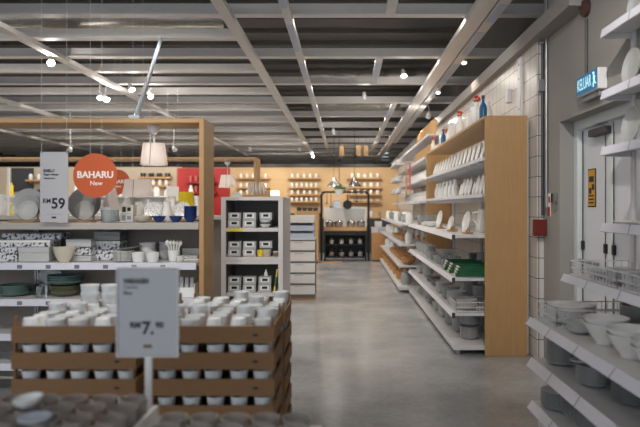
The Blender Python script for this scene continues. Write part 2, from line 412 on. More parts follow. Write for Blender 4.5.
spot(100, 98, 10.5, (-3.4, 9.2, 1.5), 'first of the pair above the oak portal', 60)
spot(107, 100, 10.6, (-2.4, 9.2, 1.5), 'second of the pair above the oak portal', 60)
spot(132, 90, 10.2, (-2.4, 9.2, 1.4), 'just behind the leaning grey pole', 60)
spot(151, 97, 11.0, (-1.8, 9.6, 1.4), 'between leaning pole and long ceiling beam', 50)
spot(51, 63, 8.4, (-2.6, 5.3, 1.3), 'glaring alone above the tall white price sign', 60)
spot(175, 150, 13.5, (-3.6, 15.5, 1.9), 'over the red wall panel', 35)
spot(150, 152, 13.6, (-5.2, 16, 1.9), 'over the oak wall beside the red panel', 45)
spot(70, 150, 13.6, (-7.4, 16, 1.9), 'over the oak wall behind the price sign', 25)
spot(300, 150, 19.6, (-1.5, 22, 2.0), 'facing the middle jar shelves', 110)
spot(250, 150, 19.6, (-3.2, 22, 2.0), 'facing the jar shelves beyond the second portal', 110)
spot(366, 150, 19.6, (.7, 22, 2.0), 'facing the jar shelves beside the far aisle', 120)
spot(428, 118, 12.6, (1.3, 14, 1.2), 'over the wooden ware bay', 150)

spot(0, 0, 2.6, (1.6, 6.4, 1.25), 'added unseen above the aisle, lighting the oak end panel', 160, 60, (1, .93, .84), z=3.45, X=.9)  # out-of-view lamp added as front light for the oak end panel
spot(0, 0, 2.3, (-2.4, 5.1, 1.1), 'added unseen above the tray stacks, lighting the portal shelving', 130, 70, (1, .93, .84), z=3.45, X=-2.2)  # unseen lamp added to brighten the portal shelving from in front
spot(0, 0, 2.5, (-1.0, 5.4, 1.0), 'added unseen above the tray stacks, lighting the grey cabinet', 120, 55, (1, .93, .84), z=3.45, X=-.5)  # unseen lamp added so the cabinet front gets light
spot(0, 0, 3.2, (2.1, 5.2, 1.4), 'added unseen before the concrete wall, lighting the grey door', 40, 36, (1, .95, .9), z=3.45, X=.5)  # added lamp outside the view, brightens the door
spot(0, 0, 2.9, (-.75, 3.0, .9), 'added unseen straight above, brightening the cardboard cup trays', 170, 46, (1, .95, .88), z=3.45, X=-.75)  # added overhead lamp out of view, brightens the cups
# ducts and pole
for (x0, x1, y, z, rr, lb) in ((-.9, 1.7, 12.6, 4.15, .16, 'silver foil ventilation duct above the aisle baffles'), (-7.5, -1.7, 8.9, 4.2, .2, 'long grey ventilation duct above the portal shelving'),
                             (-.8, 1.6, 15.2, 4.0, .14, 'thin silver duct further over the far aisle')):
    n = 22; prof = []
    mb = MB(); mb.tube([(x0 + (x1 - x0) * i / 30, y + .03 * math.sin(i), z) for i in range(31)], rr, 14)
    o = obj('ventilation_duct', mb.mesh('duct', 'duct')); tag(o, lb, 'duct', 'ceiling ventilation ducts')
o = obj('support_pole', MB().tube([(-1.73, 5.15, 2.24), (-2.29, 7.75, 3.6)], .022, 10).mesh('pole', 'bluewhite')); tag(o, 'grey metal pole leaning from the oak portal top up to ceiling', 'pole')
part('clamp', MB().box(-1.78, 5.1, 2.2135, -1.68, 5.2, 2.26, .005), 'dullsteel', o)

# ------------------------------------------------------------------ wall fittings at the right
ex = thing('exit_sign', 'lit blue exit sign on concrete wall above the door', 'exit sign', (1.95, 4.82, 2.46))
part('housing', MB().box(-.075, -.205, -.08, -.0005, .205, .08, .006), 'whitemetal', ex)
fc = part('face', MB().box(-.079, -.2, -.07, -.0752, .2, .075), 'exitblue', ex, 'glowing blue face with white letters')
rt = (PI/2, 0, -PI/2)
obj('lettering', text_mesh('KELUAR', .13, 'exitwhite', .0, sx=.6), fc, (-.0798, .192, .003), rt)
# running figure after the word
run = MB(); 
def bar2(a, b, w): 
    run.tube([(-.0803, a[0], a[1]), (-.0803, b[0], b[1])], w, 6)
run.lathe([(0, -.011), (.008, -.008), (.011, 0), (.008, .008), (0, .011)], 10, (-.0803, -.142, .048))
bar2((-.147, .032), (-.152, -.005), .008); bar2((-.152, -.005), (-.135, -.03), .006); bar2((-.135, -.03), (-.138, -.055), .005); bar2((-.152, -.005), (-.168, -.03), .006); bar2((-.168, -.03), (-.185, -.033), .005)
bar2((-.147, .028), (-.168, .012), .004); bar2((-.147, .028), (-.13, .01), .004)
part('running_figure', run, 'exitwhite', fc)
part('tray', MB().box(-.05, -.17, -.125, -.0005, .17, -.081, .004), 'dullsteel', ex)
o = thing('conduit_pipe', 'dark vertical conduit pipe beside the tiled pilaster', 'pipe', (1.925, 6.06, 0))
part('pipe', MB().tube([(0, 0, 1.42), (0, 0, 3.09)], .016, 8), 'darkgrey', o)
part('junction_box', MB().box(-.04, -.03, 2.62, .02, .03, 2.74, .005), 'dullsteel', o)
o = thing('conduit_pipe', 'thin grey conduit pipe on bare concrete beside the dark one', 'pipe', (1.932, 5.97, 0)); part('pipe', MB().tube([(0, 0, 1.5), (0, 0, 4.5)], .012, 8), 'dullsteel', o)
o = thing('mounted_alarm_box', 'dull red fire alarm box below the conduit pipe', 'alarm box', (1.9, 6.03, 1.30))
part('case', MB().box(-.075, -.03, -.08, .049, .03, .08, .006), 'redsafety', o); part('lid', MB().box(-.06, -.034, -.065, .035, -.0305, .065), 'redsafety', o)
o = thing('safety_sign', 'narrow red and white notice on the bare concrete', 'notice', (1.949, 5.93, 1.53))
part('board', MB().box(-.006, -.035, -.12, 0, .035, .1), 'signwhite', o); part('print', MB().box(-.0075, -.033, -.118, -.0062, .033, -.03).box(-.0075, -.033, .01, -.0062, .01, .07), 'red', o)
o = thing('light_switch', 'grey wall switch with dark face beside the door', 'switch', (1.949, 5.78, 1.57))
part('plate', MB().box(-.02, -.07, -.03, 0, .05, .06, .003), 'dullsteel', o); part('dark_face', MB().box(-.024, -.0, -.025, -.0202, .045, .055), 'ink', o); part('lower_unit', MB().box(-.02, -.05, -.11, 0, -.01, -.035, .003), 'dullsteel', o)
o = thing('warning_sign', 'yellow and black warning sign on the white door leaf', 'sign', (2.129, 5.36, 1.665))
part('board', MB().box(-.004, -.085, -.165, 0, .085, .165), 'ink', o)
part('yellow_field', MB().box(-.006, -.07, -.155, -.0042, .078, .155), 'warning', o)
pr_ = MB().box(-.0075, -.05, .05, -.0062, .05, .1).box(-.0075, -.06, -.02, -.0062, -.01, .03).box(-.0075, .0, -.05, -.0062, .05, .0)
for k in range(3): pr_.box(-.0075, -.05, -.075 - k * .03, -.0062, .06, -.062 - k * .03)
part('print', pr_, 'ink', o)
o = thing('slotted_channel', 'white slotted steel channel up the tiled wall', 'wall channel', (1.879, 6.62, 2.45))
part('rail', MB().box(-.03, -.06, 0, 0, .06, .64, .004), 'whitemetal', o); part('slot_row', MB().box(-.032, -.01, .08, -.0302, .01, .1).box(-.032, -.01, .4, -.0302, .01, .42).box(-.032, -.01, .55, -.0302, .01, .57), 'ink', o)
o = thing('wall_junction_box', 'small white box fixed high on the tiled wall', 'junction box', (1.879, 7.05, 2.68)); part('case', MB().box(-.05, -.05, 0, 0, .06, .15, .006), 'whitemetal', o); part('lid', MB().box(-.054, -.04, .01, -.0502, .05, .14), 'white', o)
o = thing('smoke_alarm_bell', 'dark round alarm bell high above the exit sign', 'alarm bell', (1.949, 5.0, 3.1), (0, -PI/2, 0)); part('body', MB().lathe([(0, 0), (.07, 0), (.07, .03), (.05, .05), (0, .055)], 20), 'bellbrown', o); part('pipe', MB().tube([(-.55, .0, .01), (-.09, .0, .01)], .012, 6), 'darkgrey', o)

# ------------------------------------------------------------------ oak-ended gondola along the tiled wall
g = thing('shelving_gondola', 'long white shelving run with oak end panel along tiled wall', 'shelving', (1.5, 6.26, 0))
def gp(name, x0, y0, z0, x1, y1, z1, m, c=.003, label=None, par=None):
    return part(name, MB().box(x0 - 1.5, y0 - 6.26, z0, x1 - 1.5, y1 - 6.26, z1, c), m, par or g, label)
gp('end_panel', 1.41, 6.26, .0, 1.835, 6.29, 2.42, 'oak', label='oak end panel')
gp('top_board', 1.39, 6.291, 2.385, 1.835, 10.55, 2.415, 'oak_y', label='oak top board')
GY0, GY1 = 6.3, 10.7
dk = gp('base_deck', 1.10, GY0, .05, 1.84, GY1, .105, 'whitemetal')
for k in range(8): gp('foot', 1.13, GY0 + .02 + k * .6, 0, 1.17, GY0 + .07 + k * .6, .049, 'dullsteel', 0)
LOW = [.425, .78, 1.215]
for z in LOW:
    s = gp('shelf', 1.11, GY0, z - .03, 1.84, GY1, z, 'whitemetal')
    mb = MB(); mb.add([(1.085-1.5, .04, z-.045), (1.11-1.5, .04, z+.004), (1.11-1.5, GY1-6.26, z+.004), (1.085-1.5, GY1-6.26, z-.045), (1.092-1.5, .04, z-.048), (1.112-1.5, .04, z-.0), (1.112-1.5, GY1-6.26, z-.0), (1.092-1.5, GY1-6.26, z-.048)],
                      [(0,1,2,3),(7,6,5,4),(0,4,5,1),(1,5,6,2),(2,6,7,3),(3,7,4,0)])
    part('price_rail', mb, 'strip', s); 
    part('rail_end', MB().box(1.083-1.5, .034, z-.05, 1.114-1.5, .0395, z+.004), 'darkgrey', s)
UP = [1.63, 2.0]
for z in UP:
    s = gp('shelf', 1.40, GY0, z - .025, 1.84, GY1 - .1, z, 'whitemetal')
    gp('price_rail', 1.385, GY0, z - .03, 1.399, GY1 - .1, z + .008, 'strip', .002, None, s)
    for k in range(10): part('bracket', MB().box(1.40 - 1.5, .3 + k * .43, z - .07, 1.84 - 1.5, .315 + k * .43, z - .0255), 'whitemetal', s)
for y in (6.34, 8.5, 10.6): gp('upright', 1.842, y, .0, 1.872, y + .05, 2.384, 'whitemetal', .002)

EASTG = 'the oak-ended shelving'
grey_plate = plate('greystone', .105, .018, .007); pale_plate = plate('palegrey', .11, .018, .007); grey_bowl = bowl('greystone', .085, .06, .006); pale_bowl = bowl('palegrey', .08, .055, .006)
white_plate = plate('ceramic', .11, .016, .006); white_small = plate('ceramic', .08, .014, .006); dark_plate = plate('darkstone', .1, .018, .007); white_bowl = bowl('ceramic', .085, .06, .006)
# base deck: stacks of stoneware
for i, (x, y, pr, n, dz, what) in enumerate([(1.33, 6.62, grey_plate, 11, .0105, 'grey plate'), (1.28, 6.98, grey_bowl, 7, .022, 'grey bowl'), (1.55, 6.95, grey_bowl, 7, .024, 'grey bowl'),
        (1.3, 7.42, grey_plate, 12, .0105, 'grey plate'), (1.26, 7.9, pale_bowl, 6, .02, 'pale bowl'), (1.3, 8.45, pale_plate, 9, .0105, 'pale plate'), (1.3, 8.95, dark_plate, 9, .0105, 'dark plate'), (1.28, 9.5, grey_bowl, 6, .02, 'grey bowl'), (1.28, 10.1, pale_plate, 10, .0105, 'pale plate')]):
    stack(pr, n, dz, x, y, .107, what, f'{ORD[i]} stack along the base deck', 'bowl' if 'bowl' in what else 'plate', 'stoneware stacks on the base deck')
stack(grey_plate, 9, .0105, 1.33, 6.62, .107 + .02 + 11 * .0105 + .012, 'upper grey plate', 'the double stack at deck near end', 'plate', 'stoneware stacks on the base deck')
# shelf at .425
def basket(x0, y0, z, x1, y1, h, label, group, step=.03, open_top=True):
    t = thing('wire_basket', label, 'wire basket', ((x0+x1)/2, (y0+y1)/2, z), group=group)
    cx, cy = (x0+x1)/2, (y0+y1)/2
    rim = MB(); X0, X1, Y0, Y1 = x0-cx, x1-cx, y0-cy, y1-cy
    for zz in (h, h*.5, .006): rim.tube([(X0,Y0,zz),(X1,Y0,zz),(X1,Y1,zz),(X0,Y1,zz)], .0045, 6, True)
    part('rim', rim, 'whitemetal', t)
    w = MB(); 
    n = max(2, int((x1-x0)/step)); m_ = max(2, int((y1-y0)/step))
    for i in range(n+1):
        for yy in (Y0, Y1): w.tube([(X0+(X1-X0)*i/n, yy, 0.001), (X0+(X1-X0)*i/n, yy, h)], .003, 5)
    for j in range(m_+1):
        for xx in (X0, X1): w.tube([(xx, Y0+(Y1-Y0)*j/m_, 0.001), (xx, Y0+(Y1-Y0)*j/m_, h)], .003, 5)
    part('wire_grid', w, 'whitemetal', t)
    return t
basket(1.13, 6.34, .427, 1.8, 6.78, .1, 'white wire basket of plates at near end of second-lowest shelf', 'wire baskets on the gondola')
for i, (x, y, pr, n, dz, what) in enumerate([(1.28, 6.55, pale_plate, 9, .0105, 'pale plate'), (1.56, 6.56, grey_plate, 7, .0105, 'grey plate'), (1.25, 6.95, pale_plate, 12, .0105, 'pale plate'), (1.5, 6.95, grey_bowl, 7, .023, 'grey bowl'), (1.25, 7.35, grey_plate, 12, .0105, 'grey plate'),
        (1.5, 7.4, grey_bowl, 8, .023, 'grey bowl'), (1.25, 7.8, pale_plate, 12, .0105, 'pale plate'), (1.28, 8.5, dark_plate, 6, .0105, 'dark plate'), (1.28, 9.0, dark_plate, 6, .0105, 'dark plate'), (1.28, 9.6, pale_bowl, 6, .02, 'pale bowl'), (1.28, 10.2, pale_plate, 10, .0105, 'pale plate')]):
    stack(pr, n, dz, x, y, .427, what, f'{ORD[i]} stack on second-lowest shelf', 'bowl' if 'bowl' in what else 'plate', 'stoneware stacks on the second-lowest shelf')
# shelf at .78: green trays then tumblers
tr = MB().box(-.19, -.13, 0, .19, .13, .008, .002).merge(MB().box(-.19, -.13, .0081, .19, -.122, .024).box(-.19, .122, .0081, .19, .13, .024).box(-.19, -.122, .0081, -.182, .122, .024).box(.182, -.122, .0081, .19, .122, .024))
tag_mb = MB().box(-.194, -.05, .004, -.1905, .05, .026)
tray = Proto('serving_tray', [('price_tag', tag_mb.mesh('price_tag', 'signwhite'), None)], tr.mesh('tray', 'green'))
for c, (x, y) in enumerate(((1.34, 6.52), (1.33, 6.86), (1.33, 7.2))):
    for i in range(4):
        nm = ['lowest', 'second', 'third', 'topmost'][i]
        place(tray, f'{nm} dark green serving tray of the {["nearest pile by oak panel","middle pile","far pile by the tumblers"][c]}'.replace('nearest', 'near'), 'tray', (x + .01 * i, y, .782 + .027 * i), (0, 0, R(-3 + 3 * i)), 'green serving trays')
tumbler = lathe_proto('tumbler', cup_prof(.04, .11, .004), 'glass', 16)
gcup = lathe_proto('cup', cup_prof(.05, .09, .005), 'greystone', 16)
for i in range(8):
    for j in range(2):
        place(tumbler if i % 3 else gcup, f'{"clear tumbler" if i % 3 else "grey cup"} behind the green trays, {ORD[i]} along, {"front" if j == 0 else "back"} row', 'tumbler' if i % 3 else 'cup', (1.2 + .2 * j, 7.5 + .2 * i, .782), group='tumblers on the tray shelf')
for i in range(4):
    stack(grey_bowl if i % 2 == 0 else dark_plate, 6, .022, 1.66, 6.6 + i * .42, .782, 'grey bowl' if i % 2 == 0 else 'dark plate', f'{ORD[i]} stack behind green trays', 'bowl' if i % 2 == 0 else 'plate', 'stacks behind the green trays')
for i in range(4):
    stack(pale_bowl, 5, .023, 1.26, 9.25 + i * .35, .782, 'pale bowl', f'{ORD[i]} stack past the tumblers', 'bowl', 'bowl stacks past the tumblers')
# shelf at 1.215: display plates on wooden rests
rest = MB().box(-.06, -.045, 0, .06, .045, .016, .003).merge(MB().box(-.05, .0, .0161, -.03, .012, .06).box(.03, .0, .0161, .05, .012, .06))
rest_me = rest.mesh('plate_rest', 'oak'); prest = Proto('plate_rest', [], rest_me)
def on_rest(pr, r, x, y, z, yaw, label, cat, rlabel, group, lean=78):
    place(prest, rlabel, 'plate rest', (x, y, z), (0, 0, yaw), group + ' rests')
    v = Vector((0, r * math.cos(R(lean)) - .022, r * math.sin(R(lean)) + .018)); v.rotate(Euler((0, 0, yaw)))
    place(pr, label, cat, (x + v.x, y + v.y, z + v.z), (R(lean), 0, yaw), group)
for i, (x, y, r_, w) in enumerate(((1.3, 6.6, .11, 'near the oak panel'), (1.24, 7.2, .08, 'second from the oak panel'), (1.33, 7.65, .08, 'third from the oak panel'), (1.26, 8.2, .11, 'fourth from the oak panel'))):
    on_rest(white_plate if r_ > .1 else white_small, r_, x, y, 1.217, R(-82), f'white plate standing upright on wooden rest, {w}', 'plate', f'small wooden plate rest {w}', 'standing white plates')
jug = MB().lathe([(0, 0), (.045, 0), (.06, .03), (.055, .1), (.036, .17), (.042, .22), (.038, .22), (.032, .17), (.05, .1), (0, .01)], 20)
jugh = MB().tube([(.04, 0, .2), (.09, 0, .19), (.1, 0, .12), (.057, 0, .08)], .007, 6)
pjug = Proto('jug', [('handle', jugh.mesh('handle', 'ceramic'), None)], jug.mesh('jug', 'ceramic'))
vase = lathe_proto('vase', [(0, 0), (.04, 0), (.055, .06), (.05, .14), (.026, .2), (.032, .24), (.027, .24), (.02, .2), (0, .05)], 'ceramic', 20)
for i, (x, y) in enumerate(((1.62, 6.55), (1.55, 6.95), (1.62, 7.4))): place(pjug, f'tall white jug behind upright plates, {ORD[i]} from the oak panel', 'jug', (x, y, 1.217), (0, 0, 2.5), 'white jugs', 1.15)
stack(white_plate, 5, .009, 1.26, 9.4, 1.217, 'white plate', 'the flat stack at far end of waist-high shelf', 'plate', 'flat white plates')
for i in range(3): place(tumbler, f'clear glass at far end of waist-high shelf, {ORD[i]} along', 'tumbler', (1.2 + .12 * i, 9.85 + .1 * i, 1.217), group='clear glasses at the shelf end', scale=1.4)
place(white_bowl, 'shallow white bowl beside the flat white plates', 'bowl', (1.24, 8.9, 1.217), scale=1.2)
# shelf 1.63 and 2.0 : rows of leaning plates
for i in range(9):
    y = 6.42 + i * .21
    place(white_plate if i % 4 else white_small, f'white oval platter standing in the lower leaning row, {ORD[i]} from the oak panel', 'plate', (1.52, y, 1.632 + (.11 if i % 4 else .08)), (R(78), 0, R(-84)), 'lower leaning plate row', (.6, 1, 1))
for i in range(6):
    place(vase, f'white vase beyond the lower plate row, {ORD[i]} along', 'vase', (1.5, 8.45 + i * .32, 1.632), group='vases beyond the lower plate row')
for i in range(6):
    place(tumbler, f'clear tall glass set behind the white vases, {ORD[i]} along', 'tumbler', (1.66, 8.5 + i * .32, 1.632), group='tall glasses behind the vases', scale=1.7)
for i in range(16):
    place(white_plate, f'white oval platter leaning in the upper row, {ORD[i]} from the oak panel', 'plate', (1.5, 6.42 + i * .255, 2.002 + .110), (R(75), 0, R(-84)), 'upper leaning plate row', (.45, 1, 1))
# top board: vases, bottles, flowers
bot = MB().lathe([(0, 0), (.036, 0), (.038, .12), (.03, .15), (.013, .18), (.013, .215), (0, .215)], 14)
cap = MB().lathe([(0, .2155), (.016, .2155), (.016, .245), (0, .245)], 12)
pbot = Proto('bottle', [('cap', cap.mesh('cap', 'darkgrey'), None)], bot.mesh('bottle', 'bluebottle'))
fl = MB()
for i in range(9):
    a = i * 2.4; rr = .012 + .006 * i
    fl.lathe([(0, -.016), (.014, -.006), (.016, .004), (0, .014)], 8, (.6 * rr * math.cos(a), .6 * rr * math.sin(a), .275 + .03 * math.cos(i)))
st = MB()
for i in range(5): st.tube([(.004 * i - .008, 0, .06), (.03 * math.cos(i * 1.3), .03 * math.sin(i * 1.3), .27)], .003, 5)
pfl = Proto('flower_vase', [('flower_head', fl.mesh('flower_head', 'flower'), None), ('stem', st.mesh('stem', 'leafgreen'), None)], vase.body)
pack = Proto('gift_pack', [('fold', MB().add([(-.05,-.03,.17),(.05,-.03,.17),(.05,.03,.17),(-.05,.03,.17),(-.05,0,.22),(.05,0,.22)], [(0,1,5,4),(2,3,4,5),(0,4,3),(1,2,5),(3,2,1,0)]).mesh('fold', 'white'), None)], MB().box(-.05, -.03, 0, .05, .03, .169, .003).mesh('gift_pack', 'white'))
seq = [(pbot, 6.62, 'blue bottle with dark cap', 'bottle', 1.1), (vase, 6.85, 'plain white vase', 'vase', 1), (pack, 7.05, 'white paper pack', 'pack', 1), (pfl, 7.25, 'white vase of red flowers', 'flower vase', .95), (pbot, 7.5, 'blue bottle with dark cap', 'bottle', 1), (pack, 7.72, 'white paper pack', 'pack', 1), (pfl, 7.98, 'white vase of red flowers', 'flower vase', 1),
       (vase, 8.2, 'plain white vase', 'vase', 1), (pack, 8.42, 'white paper pack', 'pack', 1), (pbot, 9.3, 'blue bottle with dark cap', 'bottle', 1), (vase, 8.7, 'plain white vase', 'vase', .9), (pack, 9.0, 'white paper pack', 'pack', .9), (pfl, 9.6, 'white vase of red flowers', 'flower vase', .9), (vase, 9.85, 'plain white vase', 'vase', .9), (pack, 10.1, 'white paper pack', 'pack', .9), (pfl, 10.38, 'white vase of red flowers', 'flower vase', .8)]
seq += [(vase, 6.72, 'plain white vase', 'vase', .85), (pfl, 6.95, 'white vase of red flowers', 'flower vase', 1.05), (vase, 7.38, 'plain white vase', 'vase', .8), (pbot, 8.85, 'blue bottle with dark cap', 'bottle', .9), (pack, 9.45, 'white paper pack', 'pack', .8), (pbot, 8.08, 'blue bottle with dark cap', 'bottle', .8)]
cnt = {}
for (pr, y, lb, cat, sc) in sorted(seq, key=lambda q: q[1]):
    k = cnt.get(lb, 0); cnt[lb] = k + 1
    place(pr, f'{lb} on the oak top board, {ORD[k]} from near end', cat, (1.47 + .1 * (k % 2), y, 2.417), (0, 0, .6 * k), 'ware on the oak top board', sc)

# ------------------------------------------------------------------ wooden ware bay beyond
b2 = thing('shelving_gondola', 'white shelving bay of wooden bowls beyond the oak-ended shelving', 'shelving', (1.4, 11.0, 0))
def bp(name, x0, y0, z0, x1, y1, z1, m, c=.003, label=None, par=None):
    return part(name, MB().box(x0 - 1.4, y0 - 11.0, z0, x1 - 1.4, y1 - 11.0, z1, c), m, par or b2, label)
bp('end_panel', 1.42, 10.86, 0, 1.84, 10.89, 2.45, 'oak', label='oak end panel')
bp('base_deck', .95, 10.9, .04, 1.84, 16.9, .11, 'whitemetal')
for z, x0 in ((.47, .97), (.84, .99), (1.2, 1.0), (1.6, 1.3), (2.0, 1.36), (2.38, 1.4), (2.78, 1.46), (1.85, 0), (2.12, 0), (2.5, 0)):
    y1 = 16.9
    if x0 == 0:
        s = bp('shelf', 1.14, 14.2, z - .03, 1.355, 15.9, z, 'whitemetal'); continue
    s = bp('shelf', x0, 10.9, z - .03, 1.84, y1, z, 'whitemetal')
    bp('price_rail', x0 - .016, 10.9, z - .04, x0 - .001, y1, z + .005, 'strip', .002, None, s)
for y in (10.93, 13.0, 15.0, 16.8): bp('upright', 1.842, y, 0, 1.87, y + .05, 3.0, 'whitemetal', .002)
for z, y0, y1, m in ((1.8, 12.6, 12.63, 'flower'), (1.75, 13.4, 13.43, 'brownwood')):
    bp('banner_strip', 1.305, y0, z, 1.33, y1, z + .6, m)
wbowl = lathe_proto('wooden_bowl', bowl_prof(.15, .1, .01), 'brownwood', 20)
wsmall = lathe_proto('wooden_bowl', bowl_prof(.1, .08, .01), 'brownwood', 18)
wbask = Proto('wicker_basket', [('handle', MB().tube([(-.12, 0, .16), (-.1, 0, .25), (0, 0, .3), (.1, 0, .25), (.12, 0, .16)], .008, 6).mesh('handle', 'wicker'), None)], MB().lathe([(0, 0), (.1, 0), (.135, .16), (.128, .16), (.09, .01), (0, .01)], 20).mesh('wicker_basket', 'wicker'))
jar = lathe_proto('grey_jar', [(0, 0), (.08, 0), (.1, .06), (.095, .16), (.06, .2), (.07, .23), (.06, .23), (.05, .2), (0, .1)], 'greystone', 18)
wh_jar = lathe_proto('white_jar', [(0, 0), (.06, 0), (.075, .05), (.07, .15), (.05, .18), (.05, .2), (0, .2)], 'ceramic', 16)
nb = 0
for zi, (z, x) in enumerate(((.112, 1.1), (.472, 1.13), (.842, 1.15), (1.202, 1.16))):
    lev = ['base deck', 'lowest shelf', 'middle shelf', 'waist-high shelf'][zi]
    for k in range(13):
        y = 11.2 + k * .44
        if zi == 0: pr, nm, ct = ((jar, 'grey jar', 'jar'), (jar, 'grey jar', 'jar'), (wbask, 'wicker basket', 'basket'), (wbask, 'wicker basket', 'basket'))[min(3, k)]
        elif zi == 1: pr, nm, ct = (wbowl, 'large wooden bowl', 'bowl') if k < 8 else (wh_jar, 'white jar', 'jar')
        elif zi == 2: pr, nm, ct = (wsmall, 'small wooden bowl', 'bowl') if 1 < k < 7 else (wh_jar, 'white jar', 'jar')
        else: pr, nm, ct = (tumbler, 'clear glass', 'glass') if k % 3 else (wh_jar, 'white jar', 'jar')
        place(pr, f'{nm} on the {lev} of the wooden ware bay, {ORD[k]} along', ct, (x + .05 * (k % 2), y, z), group=f'ware on the {lev} of the far bay', scale=1.5 if pr is tumbler else 1)
        if zi == 1 and k < 8: place(wsmall, f'small wooden bowl nested in large bowl, {ORD[k]} along the lowest shelf', 'bowl', (x + .05 * (k % 2), y, z + .026), group='small nested wooden bowls')
        if zi in (1, 2) : place(wh_jar if k % 2 else wsmall, f'{"white jar" if k % 2 else "wooden bowl"} in back row of the {lev}, {ORD[k]} along', 'jar' if k % 2 else 'bowl', (1.5, y, z), group='back row of the far bay', scale=1.2)
for zi, z in enumerate((1.852, 2.122, 2.502)):
    for k in range(5):
        stack(white_bowl, 2, .03, 1.25, 14.35 + k * .33, z, 'white bowl', f'{ORD[k]} pair on the {["lowest","middle","top"][zi]} jutting far shelf', 'bowl', 'bowl pairs on the jutting far shelves')
board = Proto('cutting_board', [('handle', MB().box(-.02, -.01, .361, .02, .01, .43, .004).mesh('handle', 'oak'), None)], MB().box(-.11, -.01, 0, .11, .01, .36, .006).mesh('cutting_board', 'oak'))
for zi, z in enumerate((2.382, 2.782)):
    for k in range(9):
        place(board, f'oak cutting board standing on the {"second-highest" if zi == 0 else "highest"} far shelf, {ORD[k]} along', 'cutting board', (1.56 if zi else 1.5, 11.1 + k * .26, z), (R(-9), 0, R(-70)), 'standing cutting boards', (1, 1, .75 if zi else .62))
for zi, z in enumerate((1.602, 2.002)):
    for k in range(12):
        place(white_plate if zi else wh_jar, f'{"white plate propped" if zi else "white jar"} on {"shoulder-high" if zi == 0 else "head-high"} far shelf, {ORD[k]} along', 'plate' if zi else 'jar', (1.56, 11.2 + k * .38, z + (.108 if zi else 0)), (R(76), 0, R(-60)) if zi else (0, 0, 0), 'white ware on the upper far shelves')
for zi, z in enumerate((2.382, 2.782)):
    for k in range(6):
        place(white_bowl, f'white bowl past the cutting boards on {"second-highest" if zi == 0 else "highest"} far shelf, {ORD[k]} along', 'bowl', (1.6, 13.5 + k * .5, z), group='bowls past the cutting boards', scale=1.3)
# ------------------------------------------------------------------ white shelves in front of the door
f = thing('display_shelving', 'white metal display shelving standing before the grey door', 'shelving', (1.6, 2.5, 0))
NY0, NY1 = .9, 4.24
def fp(name, x0, y0, z0, x1, y1, z1, m, c=.003, par=None): return part(name, MB().box(x0 - 1.6, y0 - 2.5, z0, x1 - 1.6, y1 - 2.5, z1, c), m, par or f)
def lip(x, z, h, tilt, par):
    a = 2.5
    mb = MB()
    A, B = (x - tilt - 1.6, z - h), (x - 1.6, z + .008)
    q = .007
    vs = [(A[0], NY0-a, A[1]), (A[0], NY1-a, A[1]), (B[0], NY1-a, B[1]), (B[0], NY0-a, B[1]), (A[0]+q, NY0-a, A[1]-q*.6), (A[0]+q, NY1-a, A[1]-q*.6), (B[0]+q*.0+.004, NY1-a, B[1]-.002), (B[0]+.004, NY0-a, B[1]-.002)]
    mb.add(vs, [(3,2,1,0),(4,5,6,7),(0,1,5,4),(2,3,7,6),(1,2,6,5),(3,0,4,7)])
    o = part('price_rail', mb, 'strip', par)
    for k in range(7):
        y = NY1 - .42 - k * .46
        part('label_joint', MB().add([(A[0]-.002, y-a, A[1]), (A[0]-.002, y-a-.008, A[1]), (B[0]-.002, y-a-.008, B[1]), (B[0]-.002, y-a, B[1])], [(0,1,2,3)]), 'inkgrey', o)
for (z, x, h, tl) in ((.18, 1.275, .045, .035), (.472, 1.27, .05, .035), (.745, 1.262, .04, .034), (1.04, 1.49, .04, .022)):
    s = fp('shelf', x + .005, NY0, z - .03, 1.93, NY1, z, 'whitemetal'); lip(x, z, h, tl, s)
for z in (1.385, 1.90, 2.28, 2.70):
    s = fp('shelf', 1.75, NY0, z - .025, 1.93, NY1, z, 'whitemetal'); lip(1.75, z, .05, .012, s)
    for k in range(6): part('bracket', MB().box(.155, 1.70 - k * .6, z - .06, .33, 1.715 - k * .6, z - .0255), 'whitemetal', s)
for y in (4.16, 2.9, 1.6): fp('upright', 1.931, y, 0, 1.949, y + .05, 2.9, 'whitemetal', .002)
fp('plinth', 1.31, NY0, 0, 1.93, NY1 - .02, .149, 'whitemetal')
big_plate = plate('palegrey', .125, .02, .007, 32); big_grey = plate('greystone', .135, .02, .007, 32); med_plate = plate('greystone', .1, .018, .007, 32); dk_plate = plate('darkstone', .115, .018, .007, 32)
pale_big_bowl = Proto('bowl', [], MB().lathe([(0, 0), (.055, 0), (.058, .014), (.085, .05), (.108, .09), (.125, .115), (.12, .117), (.1, .09), (.078, .05), (.05, .018), (0, .016)], 32).mesh('bowl', 'ceramic'))
lo_bowl = lathe_proto('bowl', bowl_prof(.09, .04, .006), 'palegrey', 28)
# thigh-high shelf (.745)
stack(plate('ceramic', .15, .022, .007, 32), 9, .0115, 1.475, 4.06, .747, 'wide pale plate', 'big stack at far corner of bowl shelf', 'plate', 'wide plates on the bowl shelf')
stack(lo_bowl, 3, .014, 1.41, 3.72, .747, 'small shallow bowl', 'the little pile before the wide plates', 'bowl', 'small shallow bowls')
stack(big_grey, 14, .0115, 1.76, 3.66, .747, 'wide grey plate', 'tall shaded stack behind the open bowls', 'plate', 'shaded plates behind the bowls')
stack(big_grey, 14, .0115, 1.76, 3.22, .747, 'wide grey plate', 'second shaded stack behind the open bowls', 'plate', 'shaded plates behind the bowls')
for i, (x, y, n) in enumerate(((1.44, 3.43, 2), (1.44, 3.12, 2), (1.43, 2.83, 2))):
    stack(pale_big_bowl, n, .03, x, y, .747, 'deep pale bowl', ['the pair beside small shallow bowls', 'the middle bowl pair', 'the bowl pair closest to the camera'][i], 'bowl', 'deep pale bowls')
